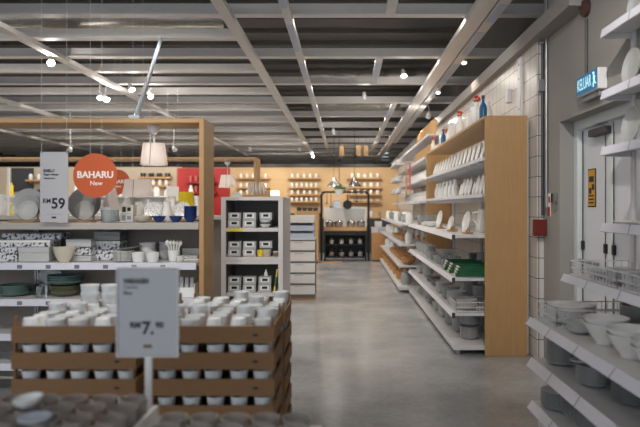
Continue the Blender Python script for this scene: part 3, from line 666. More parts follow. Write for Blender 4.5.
basket(1.315, 3.86, .747, 1.925, 4.232, .11, 'white wire fence around the wide plates on bowl shelf', 'wire fences on the door shelving', .035)
# waist-high shelf (1.04)
basket(1.53, 3.5, 1.042, 1.925, 4.22, .095, 'white wire basket of plates on the waist-high shelf by the door', 'wire fences on the door shelving', .045)
basket(1.53, 2.7, 1.042, 1.925, 3.47, .095, 'white wire basket of plates running out of view by the door', 'wire fences on the door shelving', .045)
stack(big_plate, 3, .0115, 1.71, 4.04, 1.046, 'wide pale plate', 'low pile in the waist-high basket corner', 'plate', 'basket plates')
stack(big_plate, 5, .0115, 1.69, 3.70, 1.046, 'wide pale plate', 'taller pile in the waist-high basket', 'plate', 'basket plates')
stack(big_plate, 7, .0115, 1.70, 3.3, 1.046, 'wide pale plate', 'pile in the second waist-high basket', 'plate', 'basket plates')
# eye-level shelf and upper ones
place(plate('ceramic', .088, .018, .006, 28), 'flat white plate alone on the eye-level shelf by the door', 'plate', (1.845, 4.06, 1.387))
place(plate('ceramic', .088, .018, .006, 28), 'second flat white plate along the eye-level shelf by the door', 'plate', (1.845, 3.8, 1.387))
for i, (z, y, r_) in enumerate(((1.902, 4.0, .135), (1.902, 3.7, .135), (2.282, 4.0, .13), (2.282, 3.72, .13), (2.702, 3.95, .1))):
    place(plate('greystone', r_ * .9, .02, .006, 30), ['pale plate standing near end of the shelf above door bar', 'second pale plate standing along the shelf above door bar', 'pale plate standing beside the exit sign', 'second pale plate standing along the exit sign shelf', 'pale plate standing on the topmost dim shelf'][i], 'plate', (1.86, y, z + r_ * .9 + .004), (R(82), 0, R(-88)))
# knee-high (.472) and lowest (.18)
stack(med_plate, 13, .0115, 1.42, 4.08, .474, 'grey plate', 'far stack on the knee-high shelf', 'plate', 'plates on the knee-high shelf')
stack(med_plate, 12, .0115, 1.70, 4.08, .474, 'grey plate', 'stack by the wall on the knee-high shelf', 'plate', 'plates on the knee-high shelf')
stack(med_plate, 9, .0115, 1.44, 3.6, .474, 'grey plate', 'middle stack on the knee-high shelf', 'plate', 'plates on the knee-high shelf')
place(plate('palegrey', .1, .018, .006, 28), 'pale plate tipped on top of the middle knee-high stack', 'plate', (1.40, 3.575, .474 + 9 * .0115 + .034), (R(-6), R(-8), 0))
stack(dk_plate, 13, .0115, 1.52, 3.27, .474, 'dark plate', 'dark stack on the knee-high shelf', 'plate', 'plates on the knee-high shelf')
stack(dk_plate, 13, .0115, 1.54, 2.95, .474, 'dark plate', 'second dark stack on the knee-high shelf', 'plate', 'plates on the knee-high shelf')
stack(med_plate, 9, .0115, 1.39, 4.09, .182, 'grey plate', 'far stack on the lowest door shelf', 'plate', 'plates on the lowest door shelf')
for i in range(6):
    place(med_plate, f'grey plate leaning on edge on the lowest door shelf, {ORD[i]} from the far stack', 'plate', (1.41, 3.86 - i * .07, .184 + .1), (R(55), 0, 0), 'plates leaning on the lowest door shelf')
stack(dk_plate, 13, .0115, 1.45, 3.2, .182, 'dark plate', 'dark stack on the lowest door shelf', 'plate', 'plates on the lowest door shelf')

# ------------------------------------------------------------------ oak portal shelving
def portal(Y, xl, xr, D, zt, label, full=True):
    t = thing('portal_shelving', label, 'shelving', (xr, Y, 0))
    def q(name, x0, y0, z0, x1, y1, z1, m, c=.003, par=None): return part(name, MB().box(x0 - xr, y0 - Y, z0, x1 - xr, y1 - Y, z1, c), m, par or t)
    q('post', xr - .04, Y, 0, xr, Y + D, zt, 'oak'); q('post', xl, Y, 0, xl + .04, Y + D, zt, 'oak')
    q('top_board', xl + .041, Y, zt - .035, xr - .041, Y + D, zt, 'oak_h')
    for z, h, e in ((1.374, .056, 0), (1.05, .03, .018), (.758, .03, .02), (.48, .03, .02), (.24, .03, .02)) if full else ((1.374, .056, 0),):
        s = q('shelf', xl + .05, Y + .01, z - h, xr - .045 - e, Y + D + .05, z, 'whitemetal' if e else 'topgrey')
        if e:
            r_ = q('price_rail', xl + .05, Y - .004, z - .055, xr - .045 - e, Y + .009, z + .002, 'strip', .002, s)
            mb = MB()
            for k in range(9): mb.box(-.35 - k * .23, -.0055, z - .045, -.31 - k * .23, -.0042, z - .015)
            part('price_label', mb, 'inkgrey', r_)
    q('back_panel', xl + .05, Y + D + .051, .02, xr - .04, Y + D + .07, 1.316, 'backpanel')
    for x in (XP(105, Y), XP(11, Y)) if full else ():
        u = q('slotted_upright', x - .016, Y + D + .03, .05, x + .016, Y + D + .05, 1.315, 'dullsteel', .001)
        q('slot_row', x - .004, Y + D + .0285, .5, x + .004, Y + D + .0298, 1.3, 'ink', 0, u)
    return t
portal(5.0, -3.6, -1.133, .38, 2.212, 'oak framed portal shelving of tableware behind the cardboard trays')
portal(9.0, -5.6, -1.28, .4, 2.22, 'second oak portal shelving further back with yellow bowls', False)
G1 = 'the portal shelf'
T1 = 1.376
# leaning grey plates with stands
for c, (px, wh) in enumerate(((27.5, 'beside the tall price sign'), (84, 'under the orange round sign'))):
    x = XP(px, 5.25)
    stand = MB().box(-.11, -.1, 0, .11, .085, .012, .003)
    for sx in (-.06, .06): stand.box(sx - .006, .05, .0121, sx + .006, .062, .16)
    o = thing('plate_stand', f'oak stand holding leaning grey plates {wh}', 'plate stand', (x, 5.25, T1)); part('stand', stand, 'oak', o)
    for k, (r_, dy, m) in enumerate(((.135 if c == 0 else .14, .02, 'greystone'), (.105, -.03, 'greystone'), (.082, -.075, 'palegrey'))):
        nm = ['largest', 'middle', 'smallest'][k]
        place(plate(m, r_, .018, .006, 30), f'{nm} leaning grey plate {wh}', 'plate', (XP(px + [0, .5, .8][k], 5.25 + dy), 5.25 + dy + r_ * .2, T1 + .014 + r_ * .98), (R(79), 0, 0), 'leaning grey plates')
# price sign RM59
sg = thing('hanging_price_sign', 'tall white hanging price sign reading RM59', 'sign', (XP(54, 4.96), 4.96, ZP(187, 4.96)))
w_, h_ = .112, .28
bd = part('board', MB().box(-w_, 0, -h_, w_, .006, h_, .002), 'sign', sg)
obj('lettering', text_mesh('59', .118, 'ink', .0028, sx=.95), bd, (-.022, -.001, -.135), (PI/2, 0, 0)); obj('lettering', text_mesh('RM', .052, 'ink', .0012, sx=.9), bd, (-.09, -.001, -.112), (PI/2, 0, 0))
obj('lettering', text_mesh('IDEELLT', .030, 'ink', .0013, sx=.85), bd, (-.084, -.001, .128), (PI/2, 0, 0)); obj('lettering', text_mesh('Pinggan hidangan', .023, 'ink', .0003, sx=.78), bd, (-.084, -.001, .1), (PI/2, 0, 0)); obj('lettering', text_mesh('Dinnerware', .023, 'ink', .0003, sx=.82), bd, (-.084, -.001, .07), (PI/2, 0, 0))
part('print', MB().box(-.06, -.0012, -.218, .06, 0, -.216), 'inkgrey', bd); part('logo', MB().box(-.018, -.0012, -.25, .018, 0, -.236), 'ink', bd)
for sx in (-.1, .1):
    part('wire', MB().tube([(sx, .003, h_), (sx, .003, 3.6 - ZP(187, 4.96))], .0013, 5), 'whitemetal', sg); part('clip', MB().box(sx - .006, -.004, h_ - .012, sx + .006, .01, h_ + .012, .002), 'dullsteel', sg)
def disc_sign(px, py, Y, r_, label, wire_z):
    t = thing('hanging_round_sign', label, 'sign', (XP(px, Y), Y, ZP(py, Y)))
    me = MB().lathe([(0, 0), (r_, 0), (r_, .006), (0, .006)], 48)
    b = part('disc', me, 'orange', t, rot=(PI/2, 0, 0))
    obj('lettering', text_mesh('BAHARU', .073, 'signwhite', .0024, align='CENTER', sx=1.0), b, (0, .004, .007), (0, 0, 0)); obj('lettering', text_mesh('New', .05, 'signwhite', .0006, align='CENTER'), b, (.008, -.062, .007), (0, 0, 0))
    part('wire', MB().tube([(-.04, 0, r_ - .008), (-.04, 0, wire_z - ZP(py, Y))], .0013, 5).tube([(.05, 0, r_ - .01), (.05, 0, wire_z - ZP(py, Y))], .0013, 5), 'whitemetal', t)
disc_sign(95.5, 175.5, 4.9, .174, 'big orange round sign reading BAHARU New over leaning plates', 3.6)
disc_sign(117.5, 182, 8.85, .178, 'second orange round sign partly hidden behind the first', 3.6)
# lamps
def shade_lamp(x, y, ztop, zs1, zs0, r0, r1, label, cup, cord_to, mats='shade', wires=None):
    t = thing('pendant_lamp', label, 'lamp', (x, y, zs0))
    sh = MB().lathe([(r1, 0), (r0, zs1 - zs0), (r0 - .003, zs1 - zs0), (r1 - .003, 0.0), (r1, 0)], 32)
    b = part('lamp_shade', sh, mats, t)
    part('seam', MB().tube([(0, -r1 - .0015, .002), (0, -r0 - .0015, zs1 - zs0 - .002)], .0025, 5), 'inkgrey', b)
    part('bulb', MB().lathe([(0, .04), (.02, .05), (.03, .075), (.02, .1), (.014, .13), (0, .13)], 14), 'bulb', t)
    sp = MB()
    for k in range(3):
        a = 2 * PI * k / 3 + .3; sp.tube([(0, 0, zs1 - zs0 - .02), ((r0 - .004) * math.cos(a), (r0 - .004) * math.sin(a), zs1 - zs0 - .004)], .002, 5)
    sp.lathe([(0, .131), (.016, .131), (.016, zs1 - zs0 - .01), (0, zs1 - zs0 - .01)], 12); part('fitting', sp, 'whitemetal', t)
    if cup:
        part('canopy_cup', MB().lathe([(0, -.07), (.018, -.07), (.042, -.045), (.052, -.012), (.052, 0), (0, 0)], 20, (0, 0, cord_to - zs0)), 'white', t)
        part('rod', MB().tube([(0, 0, zs1 - zs0 - .01), (0, 0, cord_to - zs0 - .071)], .007, 8), 'whitemetal', t)
    if wires:
        mb = MB()
        for a in wires: mb.tube([(a, 0, zs1 - zs0 - .01), (a, 0, cord_to - zs0)], .0014, 5)
        part('cord', mb, 'whitemetal', t)
shade_lamp(XP(154, 5.19), 5.19, 0, ZP(143.5, 5.19), ZP(165, 5.19), .09, .112, 'white drum shade lamp hanging from the oak portal', True, 2.176)
shade_lamp(XP(138, 6.2), 6.2, 0, ZP(179.5, 6.2), ZP(196.5, 6.2), .12, .155, 'wide white shade hanging on thin cords beyond the portal', False, 3.6, wires=(-.05, .05))
shade_lamp(XP(227.5, 9.2), 9.2, 0, ZP(175, 9.2), ZP(187.5, 9.2), .095, .128, 'white shade lamp hanging from the second oak portal', True, 2.184)
for (px, py) in ((102, 131), (121, 131)):
    pass
t = thing('table_lamp', 'white cone table lamp between round sign and wide hanging shade', 'lamp', (XP(111.5, 5.34), 5.34, T1))
part('base', MB().lathe([(0, 0), (.05, 0), (.05, .012), (.008, .02), (.008, .16), (0, .16)], 18), 'whitemetal', t); part('lamp_shade', MB().lathe([(.065, .12), (.035, .29), (.032, .29), (.062, .12), (.065, .12)], 24), 'shade', t)
t = thing('glass_canister', 'clear glass canister before the cone table lamp', 'canister', (XP(110, 5.15), 5.15, T1)); part('body', MB().lathe([(0, 0), (.07, 0), (.072, .1), (.068, .1), (.066, .005), (0, .005)], 24), 'glass', t); part('lid', MB().lathe([(0, .101), (.074, .101), (.074, .112), (0, .112)], 24), 'whitemetal', t)
t = thing('mug_box', 'pale printed mug box beside the glass canister', 'box', (XP(128.5, 5.2), 5.2, T1)); part('carton', MB().box(-.052, -.045, 0, .052, .045, .07, .002), 'palegrey', t); part('print', MB().box(-.04, -.0465, .012, -.008, -.0452, .055).box(.004, -.0465, .02, .036, -.0452, .05), 'inkgrey', t)
t = thing('mug_box', 'upper printed mug box stacked beside the glass canister', 'box', (XP(129, 5.2), 5.2, T1 + .0705)); part('carton', MB().box(-.05, -.045, 0, .05, .045, .07, .002), 'cream', t); part('print', MB().box(-.04, -.0465, .012, -.01, -.0452, .055).box(.002, -.0465, .02, .03, -.0452, .05), 'ink', t)
bl = lathe_proto('bowl', [(0, 0), (.026, 0), (.04, .02), (.056, .046), (.0585, .05), (.056, .0505), (.052, .048), (.037, .025), (.024, .006), (0, .006)], 'blue', 24)
t = place(bowl('cream', .075, .05, .005), 'wide cream bowl with brown foot before the patterned plate', 'bowl', (XP(143, 5.12), 5.12, T1))
place(bl, 'single blue bowl beside the cream bowl', 'bowl', (XP(159, 5.12), 5.12, T1)); place(bl, 'single blue bowl between the other blue ones', 'bowl', (XP(176, 5.12), 5.12, T1))
stack(bl, 5, .0205, XP(190.5, 5.12), 5.12, T1, 'blue bowl', 'the tower beside the oak post', 'bowl', 'tower of blue bowls')
lp = plate('leafprint', .075, .012, .005, 28)
for i, px in enumerate((154, 183.5)):
    xx = XP(px, 5.3)
    place(prest, ['small plate rest behind the cream bowl', 'small plate rest behind the blue tower'][i], 'plate rest', (xx, 5.3, T1))
    place(lp, ['leaf patterned plate standing behind the cream bowl', 'leaf patterned plate standing near the blue tower'][i], 'plate', (xx, 5.3 - .01, T1 + .018 + .074), (R(80), 0, 0))
place(pjug, 'white jug standing between the two leaf patterned plates', 'jug', (XP(167, 5.26), 5.26, T1), (0, 0, 2.6), None, .75)
place(vase, 'white vase between the two leaf patterned plates', 'vase', (XP(172.5, 5.37), 5.385, T1), scale=.8)
# second shelf
T2 = 1.052
def fbox(name, px0, px1, py0, py1, Y, dep, m, label, lab=True):
    x0, x1 = XP(px0, Y), XP(px1, Y); z0, z1 = ZP(py1, Y), ZP(py0, Y)
    if abs(z0 - T2) < .05: z0 = T2 + .001
    dep = min(dep, 5.395 - Y)
    t = thing(name, label, 'box', ((x0+x1)/2, Y, z0), group='patterned boxes on the portal shelf')
    W = (x1 - x0) / 2; H = z1 - z0
    part('carton', MB().box(-W, 0, 0, W, dep, H * .62, .002), m[0], t); part('lid', MB().box(-W - .002, -.003, H * .62 + .0005, W + .002, dep + .003, H, .002), m[1], t)
    return t
yb = 5.08
fbox('gift_box', -8, 17.0, 247.2, 262.6, yb, .2, ('floral', 'floral'), 'floral box at the outer end of the lower row')
fbox('gift_box', 18.5, 49, 247.2, 262.6, yb, .2, ('palegrey', 'palegrey'), 'plain grey box below the long floral boxes')
fbox('gift_box', -8, 50, 240.2, 246.8, yb + .02, .2, ('floral', 'ceramic'), 'flat floral box with white lid on the lower row')
fbox('gift_box', 2, 61, 233.4, 239.6, yb + .12, .2, ('floral', 'floral'), 'long floral box on top of the outer pile')
for i, (a, b, m, lb) in enumerate(((255.6, 262.4, 'palegrey', 'lowest pale box of the middle pile'), (247.4, 255.1, 'floral', 'floral box in the middle pile'), (239.2, 246.9, 'palegrey', 'top pale box of the middle pile'))):
    fbox('gift_box', 66, 91, a, b, yb + .06, .15, (m, m), lb)
for i, (a, b, m, lb) in enumerate(((250, 262.4, 'floral', 'lowest floral box behind the patterned plates'), (241, 249.5, 'floral', 'second floral box behind the patterned plates'), (231.5, 240.5, 'darkstone', 'dark topmost box behind the patterned plates'))):
    fbox('gift_box', 94, 120, a, b, yb + .15, .2, (m, 'leafprint' if i == 1 else m), lb)
place(bowl('cream', .098, .115, .006, 28), 'cream ribbed bowl between the floral boxes', 'bowl', (XP(64, 5.07), 5.075, T2), scale=(.9, .55, 1.05))
fp_ = plate('leafprint', .085, .012, .005, 28)
stack(fp_, 8, .0105, XP(124, 5.12), 5.11, T2, 'leaf patterned plate', 'the pile by the white cups', 'plate', 'leaf patterned plate pile')
place(plate('darkstone', .085, .012, .005, 28), 'dark plate slid onto the leaf patterned pile', 'plate', (XP(129, 5.13), 5.15, T2 + 8 * .0105 + .016), (R(3), R(-8), 0))
wc = cup('cupwhite', .052, .08, 22)
for i, px in enumerate((138.5, 153)): place(wc, f'white cup at the front of the middle portal shelf, {ORD[i]} along', 'cup', (XP(px, 5.08), 5.075, T2), group='white cups on the middle portal shelf')
stack(bowl('cupwhite', .07, .06, .005, 24), 4, .028, XP(147, 5.25), 5.27, T2, 'white bowl', 'the pile behind the white cups', 'bowl', 'white bowls behind the cups')
stack(bowl('palegrey', .06, .06, .005, 24), 4, .03, XP(164.5, 5.25), 5.3, T2, 'pale bowl', 'the pile by the utensil pot', 'bowl', 'pale bowls by the utensil pot')
t = thing('utensil_pot', 'white pot of upright white utensils near the post', 'utensil pot', (XP(174, 5.15), 5.15, T2)); part('pot', MB().lathe(cup_prof(.05, .09), 20), 'cupwhite', t)
for i in range(5):
    a = -.5 + .25 * i; u = MB().tube([(a * .04, 0, .02), (a * .09, .01 * i - .02, .15)], .007, 6).lathe([(0, -.03), (.016, -.01), (.018, .01), (0, .03)], 10, (a * .1, .01 * i - .02, .15)); part('utensil', u, 'ceramic', t)
t = thing('patterned_mug', 'white mug with dark print before the utensil pot', 'mug', (XP(180, 5.06), 5.07, T2)); part('body', MB().lathe(cup_prof(.034, .05), 20), 'leafprint', t); part('handle', MB().tube([(.032, 0, .04), (.055, 0, .035), (.05, 0, .015), (.03, 0, .01)], .004, 6), 'ceramic', t)
t = thing('napkin_tray', 'white slanted tray at the post end of middle shelf', 'tray', (XP(187.5, 5.2), 5.31, T2)); part('tray', MB().box(-.09, -.08, 0, .09, .08, .012, .003).box(-.09, .07, .0121, .09, .08, .09), 'cupwhite', t); part('napkin', MB().box(-.07, -.06, .0125, .07, .06, .04, .006), 'palegrey', t)
place(plate('palegrey', .09, .012, .005), 'pale flat plate under the print mug', 'plate', (XP(167, 5.0), 5.1, T2)) if False else None
# third shelf
T3 = .76
tp = plate('teal', .125, .025, .006, 30); tb = bowl('teal', .14, .045, .006, 30); ob = bowl('olive', .12, .05, .006, 30)
stack(tp, 6, .012, XP(14, 5.2), 5.22, T3, 'teal glass plate', 'the stack at outer end of third shelf', 'plate', 'teal plates on the third shelf')
place(plate('glass', .11, .014, .006, 30), 'clear glass plate standing behind the shelf divider', 'plate', (XP(33, 5.08), 5.385, T3 + .125), (R(80), 0, 0))
stack(ob, 3, .019, XP(64, 5.18), 5.2, T3, 'olive bowl', 'pile under the teal bowls', 'bowl', 'olive bowls on the third shelf'); 
stack(tb, 3, .02, XP(64, 5.18), 5.2, T3 + 3 * .019 + .03, 'teal bowl', 'pile on the olive bowls', 'bowl', 'teal bowls on the third shelf')
t = thing('shelf_divider', 'small clear shelf divider beside the olive bowls', 'divider', (XP(40, 5.1), 5.08, T3)); part('panel', MB().box(-.022, 0, 0, .022, .1, .09), 'glass', t); part('foot', MB().box(-.03, 0, -.0, .03, .1, .003), 'whitemetal', t) if False else None
t = thing('cutlery_bin', 'white bin with grey sleeves at post end of third shelf', 'bin', (XP(186, 5.12), 5.1, T3)); part('bin', MB().box(-.075, 0, 0, .075, .14, .006).box(-.075, 0, .0061, .075, .006, .08).box(-.075, .0061, .0061, -.07, .14, .11).box(.07, .0061, .0061, .075, .14, .11), 'cupwhite', t)
for i in range(3): part('sleeve', MB().box(-.06 + i * .042, .03, .0065, -.03 + i * .042, .1, .16, .003), 'palegrey', t, rot=(0, R(3), 0))

# ware on the second portal's top board shelf
for i, (px, pr, lb, sc, ct) in enumerate(((2, vase, 'white vase', 1.3, 'vase'), (20, white_plate, 'white plate', 1, 'plate'), (36, pjug, 'white jug', 1.2, 'jug'), (74, vase, 'white vase', 1.2, 'vase'), (108, pjug, 'white jug', 1.1, 'jug'), (126, vase, 'white vase', 1.1, 'vase'), (139, wh_jar, 'white jar', 1.0, 'jar'), (148, vase, 'white vase', 1.0, 'vase'), (158, wh_jar, 'white jar', 1.0, 'jar'), (172, pjug, 'white jug', 1.3, 'jug'))):
    pl = pr is white_plate
    place(pr, f'{lb} on the second portal shelving, {ORD[i]} from its outer end', ct, (XP(px, 9.2), 9.2, 1.376 + (.108 if pl else 0)), (R(80), 0, 0) if pl else (0, 0, i), 'ware on the second portal shelving', sc)
yb_ = bowl('yellow', .115, .09, .006, 28)
stack(yb_, 10, .028, XP(185.5, 9.15), 9.18, 1.376, 'yellow bowl', 'the yellow pile on second portal', 'bowl', 'yellow bowls on the second portal')
o = thing('hanging_placard', 'small white placard hanging before the red wall', 'sign', (XP(172.5, 11), 11, ZP(194, 11))); part('board', MB().box(-.11, 0, -.13, .11, .006, .13, .002), 'white', o); part('wire', MB().tube([(-.09, .003, .13), (-.09, .003, HZ - ZP(194, 11))], .0015, 5).tube([(.09, .003, .13), (.09, .003, HZ - ZP(194, 11))], .0015, 5), 'whitemetal', o)

# ------------------------------------------------------------------ grey cabinet of small boxes
CX0, CX1, CY0, CY1 = XP(221, 5.5), XP(283, 5.5), 5.5, 6.25
cb_ = thing('display_cabinet', 'pale grey two-part open cabinet of small boxes', 'cabinet', ((CX0 + CX1)/2, CY0, 0))
cx = (CX0 + CX1) / 2
def cp(name, x0, y0, z0, x1, y1, z1, m, c=.003, par=None): return part(name, MB().box(x0 - cx, y0 - CY0, z0, x1 - cx, y1 - CY0, z1, c), m, par or cb_)
for (za, zb, nm) in ((.0, 1.025, 'lower_unit'), (1.0255, 1.59, 'upper_unit')):
    mb = MB()
    tk = .042
    mb.box(CX0 - cx, 0, za, CX0 + tk - cx, CY1 - CY0, zb, .003).box(CX1 - tk - cx, 0, za, CX1 - cx, CY1 - CY0, zb, .003)
    mb.box(CX0 + tk - cx, 0.002, zb - .032, CX1 - tk - cx, CY1 - CY0, zb, .002).box(CX0 + tk - cx, 0.002, za, CX1 - tk - cx, CY1 - CY0, za + (.06 if za == 0 else .032), .002)
    u = part(nm, mb, 'cabinet', cb_)
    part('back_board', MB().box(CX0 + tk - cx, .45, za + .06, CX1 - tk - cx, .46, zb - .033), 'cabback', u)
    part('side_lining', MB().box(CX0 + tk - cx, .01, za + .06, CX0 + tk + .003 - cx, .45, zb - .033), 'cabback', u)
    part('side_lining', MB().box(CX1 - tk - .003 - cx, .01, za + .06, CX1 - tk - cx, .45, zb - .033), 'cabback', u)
SH = [1.315, 1.0575 + .0015, .742, .4]
for z in (1.315, .742, .4):
    s = cp('shelf', CX0 + .043, CY0 + .003, z - .034, CX1 - .043, CY0 + .448, z, 'cabinet')
    if z > 1.3: part('yellow_tag', MB().box(-.22, .0, z - .03, -.08, .0027, z - .004), 'yellow', s)
bm_ = MB().box(-.057, 0, 0, .057, .1, .066, .002).mesh('storage_box', 'palegrey'); lm_ = MB().box(-.04, -.0012, .018, .04, -.0002, .058).mesh('label_plate', 'cupwhite'); km_ = MB().box(-.024, -.0024, .028, .024, -.0014, .05).mesh('dark_print', 'ink')
pbox = Proto('storage_box', [('label_plate', lm_, None), ('dark_print', km_, 0)], bm_)
xs = [XP(234, 5.52), XP(249, 5.52), XP(264.5, 5.52)]
cols = ['post side', 'middle', 'aisle side']
for zi, (z, nlow) in enumerate(((1.317, 2), (1.0595, 2), (.744, 3))):
    lv = ['top', 'second', 'third'][zi]
    for i, x in enumerate(xs):
        if i < nlow: place(pbox, f'small white storage box, lower row of {lv} cabinet shelf, {cols[i]}', 'box', (x, 5.53, z), group='small storage boxes in the cabinet')
        else: place(Proto('storage_box', [], MB().box(-.055, 0, 0, .055, .1, .066, .002).mesh('storage_box', 'darkgrey')), f'plain dark box behind the bowls on {lv} cabinet shelf', 'box', (x, 5.62, z), group='dark boxes in the cabinet')
        place(pbox, f'small white storage box, upper row of {lv} cabinet shelf, {cols[i]}', 'box', (x, 5.55 if i < nlow else 5.61, z + .0675), group='small storage boxes in the cabinet')
for k in range(3): place(bowl(['cupwhite', 'teal', 'cupwhite'][k], .05, .03, .005), f'{["lowest white","pale teal","topmost white"][k]} bowl beside boxes on top cabinet shelf', 'bowl', (xs[2] + .002, 5.56, 1.317 + .016 * k), group='bowls on the top cabinet shelf')
place(cup('cream', .04, .06), 'cream cup beside boxes on second cabinet shelf', 'cup', (xs[2] + .015, 5.56, 1.0595)); place(cup('yellow', .028, .06), 'yellow cup beside boxes on second cabinet shelf', 'cup', (xs[2] - .04, 5.545, 1.0595))
place(Proto('bottle', [], MB().lathe([(0, 0), (.016, 0), (.016, .03), (.007, .045), (.007, .06), (0, .06)], 12).mesh('bottle', 'cupwhite')), 'little white bottle on boxes of third cabinet shelf', 'bottle', (xs[2] + .005, 5.58, .744 + .136))
o = thing('ruler_stick', 'yellow green stick leaning inside third cabinet shelf', 'stick', (CX1 - .085, 5.56, .7465), (0, R(8), 0)); part('stick', MB().box(-.006, 0, .002, .006, .012, .2), 'yellow', o); part('stripe', MB().box(-.0065, -.0005, .05, .0065, .0125, .13), 'leafgreen', o)
# on the cabinet top
o = thing('plate_rack', 'wooden rack on the grey cabinet top', 'rack', (XP(256, 5.8), 5.8, 1.592)); rk = MB().box(-.11, -.05, 0, .11, -.03, .015, .002).box(-.11, .03, 0, .11, .05, .015, .002)
part('rail', rk, 'oak', o)
for k in range(6): part('peg', MB().box(-.088 + k * .034, -.044, .0155, -.083 + k * .034, -.036, .05), 'oak', o)
for k in range(5):
    place(plate('ceramic', .062, .008, .004, 24), f'white plate slanting in the wooden rack, {ORD[k]} of five', 'plate', (XP(256, 5.8) - .072 + k * .034, 5.8, 1.592 + .0155 + .064), (0, R(86), 0), 'plates in the wooden rack')
place(Proto('bowl', [], MB().lathe([(.05, 0), (.045, .02), (.028, .036), (.018, .04), (0, .04)], 20).mesh('bowl', 'ceramic')), 'upturned white bowl on the grey cabinet top', 'bowl', (XP(237, 5.7), 5.7, 1.592))
o = thing('candle_lantern', 'glowing square lantern on the grey cabinet top', 'lantern', (XP(275, 5.75), 5.75, 1.592)); part('base', MB().box(-.04, -.04, 0, .04, .04, .012, .002), 'whitemetal', o); part('body', MB().box(-.038, -.038, .0122, .038, .038, .06, .003), 'glow', o)
for k in range(3):
    o = thing('wood_block', f'small oak block on cabinet top beside the lantern, {ORD[k]} along', 'block', (XP(262.5, 5.9) + k * .03, 5.92, 1.592), group='oak blocks on the cabinet'); part('block', MB().box(-.01, -.02, 0, .01, .02, .075 - .012 * k, .003), 'oak', o)
# ------------------------------------------------------------------ cardboard trays of cups
TW, TD, TH, WALL = .56, .385, .119, .075
CZ0 = .055
def tray_proto(w):
    mb = MB(); t = .006; W = w / 2
    mb.box(-W, 0, 0, W, TD, .005)
    mb.box(-W, 0, .0051, W, t, WALL).box(-W, TD - t, .0051, W, TD, WALL).box(-W, t, .0051, -W + t, TD - t, WALL).box(W - t, t, .0051, W, TD - t, WALL)
    body = mb.mesh('cardboard_tray', 'card')
    cs = []
    for sx in (-1, 1):
        for y in (t + .0005, TD - t - .028):
            x = sx * (W - t - .0005); cs.append(('corner_post', MB().box(min(x, x - sx * .008), y, .0055, max(x, x - sx * .008), y + .027, TH - .001).mesh('corner_post', 'card'), None))
    fl = MB().box(.33 * w, -.0008, .03, .37 * w, -.0001, .04)
    return Proto('cardboard_tray', cs + [('printed_mark', fl.mesh('printed_mark', 'ink'), None)], body)
tp1 = tray_proto(.56)
ycrate = 2.8
XL = XP(10, 2.8) + .285; XR = XP(274, 2.8) - .28
cwh = Proto('cup', [], MB().lathe([(0, 0), (.028, 0), (.031, .012), (.036, .05), (.0405, .085), (.0415, .088), (.0415, .095), (.0395, .095), (.039, .09), (.034, .05), (.028, .012), (0, .01)], 22).mesh('cup', 'cupwhite'))
NT = 8
names = {(0, 0): 'front stack behind sign', (1, 0): 'front stack by aisle', (0, 1): 'rear stack by portal', (1, 1): 'rear stack by aisle'}
cup_n = 0
for s, xc in enumerate((XL, XR)):
    for b in (0, 1):
        y0 = ycrate + b * (TD + .015)
        dxx = (.0, .012)[b]
        for k in range(NT):
            z = CZ0 + k * TH
            pos = {0: 'lowest', NT - 1: 'topmost'}.get(k, f'{ORD[NT - 1 - k]} from top')
            place(tp1, f'brown cardboard tray, {pos} of the {names[(s, b)]}', 'tray', (xc + dxx, y0, z), (0, 0, R((0, .3, -.3)[k % 3])), 'cardboard cup trays')
            if k < 3: continue
            zz = z + .0065
            rowlab = f'{names[(s, b)]}'
            if k < NT - 1:
                tier = ORD[NT - 1 - k]
                for i in range(5):
                    if b == 1 and i < 4: continue
                    rows = 3 if (s == 1 and i == 4) else 1
                    for j in range(rows):
                        place(cwh, f'white cup, tray {tier} from top, place {ORD[i]}, row {ORD[j]}, {names[(s, b)]}', 'cup', (xc + dxx - .22 + i * .11 + random.uniform(-.006, .006), y0 + .062 + j * .118, zz), (0, 0, 0), 'white cups in the cardboard trays', (1.0, 1.0, 1.02))
            else:
                for i in range(5):
                    for j in range(4):
                        tall = s == 0 and b == 1 and i in (1, 2) and j == 1
                        if s == 0 and b == 1 and i == 0 and j == 1: continue
                        if tall:
                            for q in range(3):
                                place(cwh, f'{["base","middle","topmost"][q]} cup of the {"tall pile nearer the sign" if i == 2 else "tall pile farther from the sign"} on rear trays', 'cup', (xc + dxx - .222 + i * .111 - .05, y0 + .058 + j * .09, zz + q * .042), (0, 0, 0), 'tall cup piles on the rear trays', (1.2, 1.0, 1.1))
                            continue
                        up = random.random() < .22
                        x_, y_ = xc + dxx - .222 + i * .111 + random.uniform(-.003, .003), y0 + .058 + j * .09
                        h_ = .095
                        lab = f'heaped white cup {"mouth down" if up else "mouth up"}, place {ORD[i]}, row {ORD[j]}, top tray of {names[(s, b)]}'
                        place(cwh, lab, 'cup', (x_, y_, zz + (h_ + .001 if up else 0)), (PI if up else 0, 0, 0), 'white cups heaped on the trays', (1.06, 1.02, .98))
                        if not up and j > 0 and random.random() < .3: place(cwh, f'white cup nested into heap, place {ORD[i]}, row {ORD[j]}, top tray of {names[(s, b)]}', 'cup', (x_, y_, zz + .034), (0, 0, 0), 'white cups nested in the heap', (1.06, 1.02, .98))
o = thing('pallet', 'low wooden pallet under the cardboard trays', 'pallet', ((XL + XR) / 2, ycrate, 0))
part('deck_board', MB().box(-.62, -.0, .03, .62, .85, .054, .003), 'brownwood', o)
for x in (-.58, 0, .58): part('skid', MB().box(x - .04, 0, 0, x + .04, .85, .0295), 'brownwood', o)
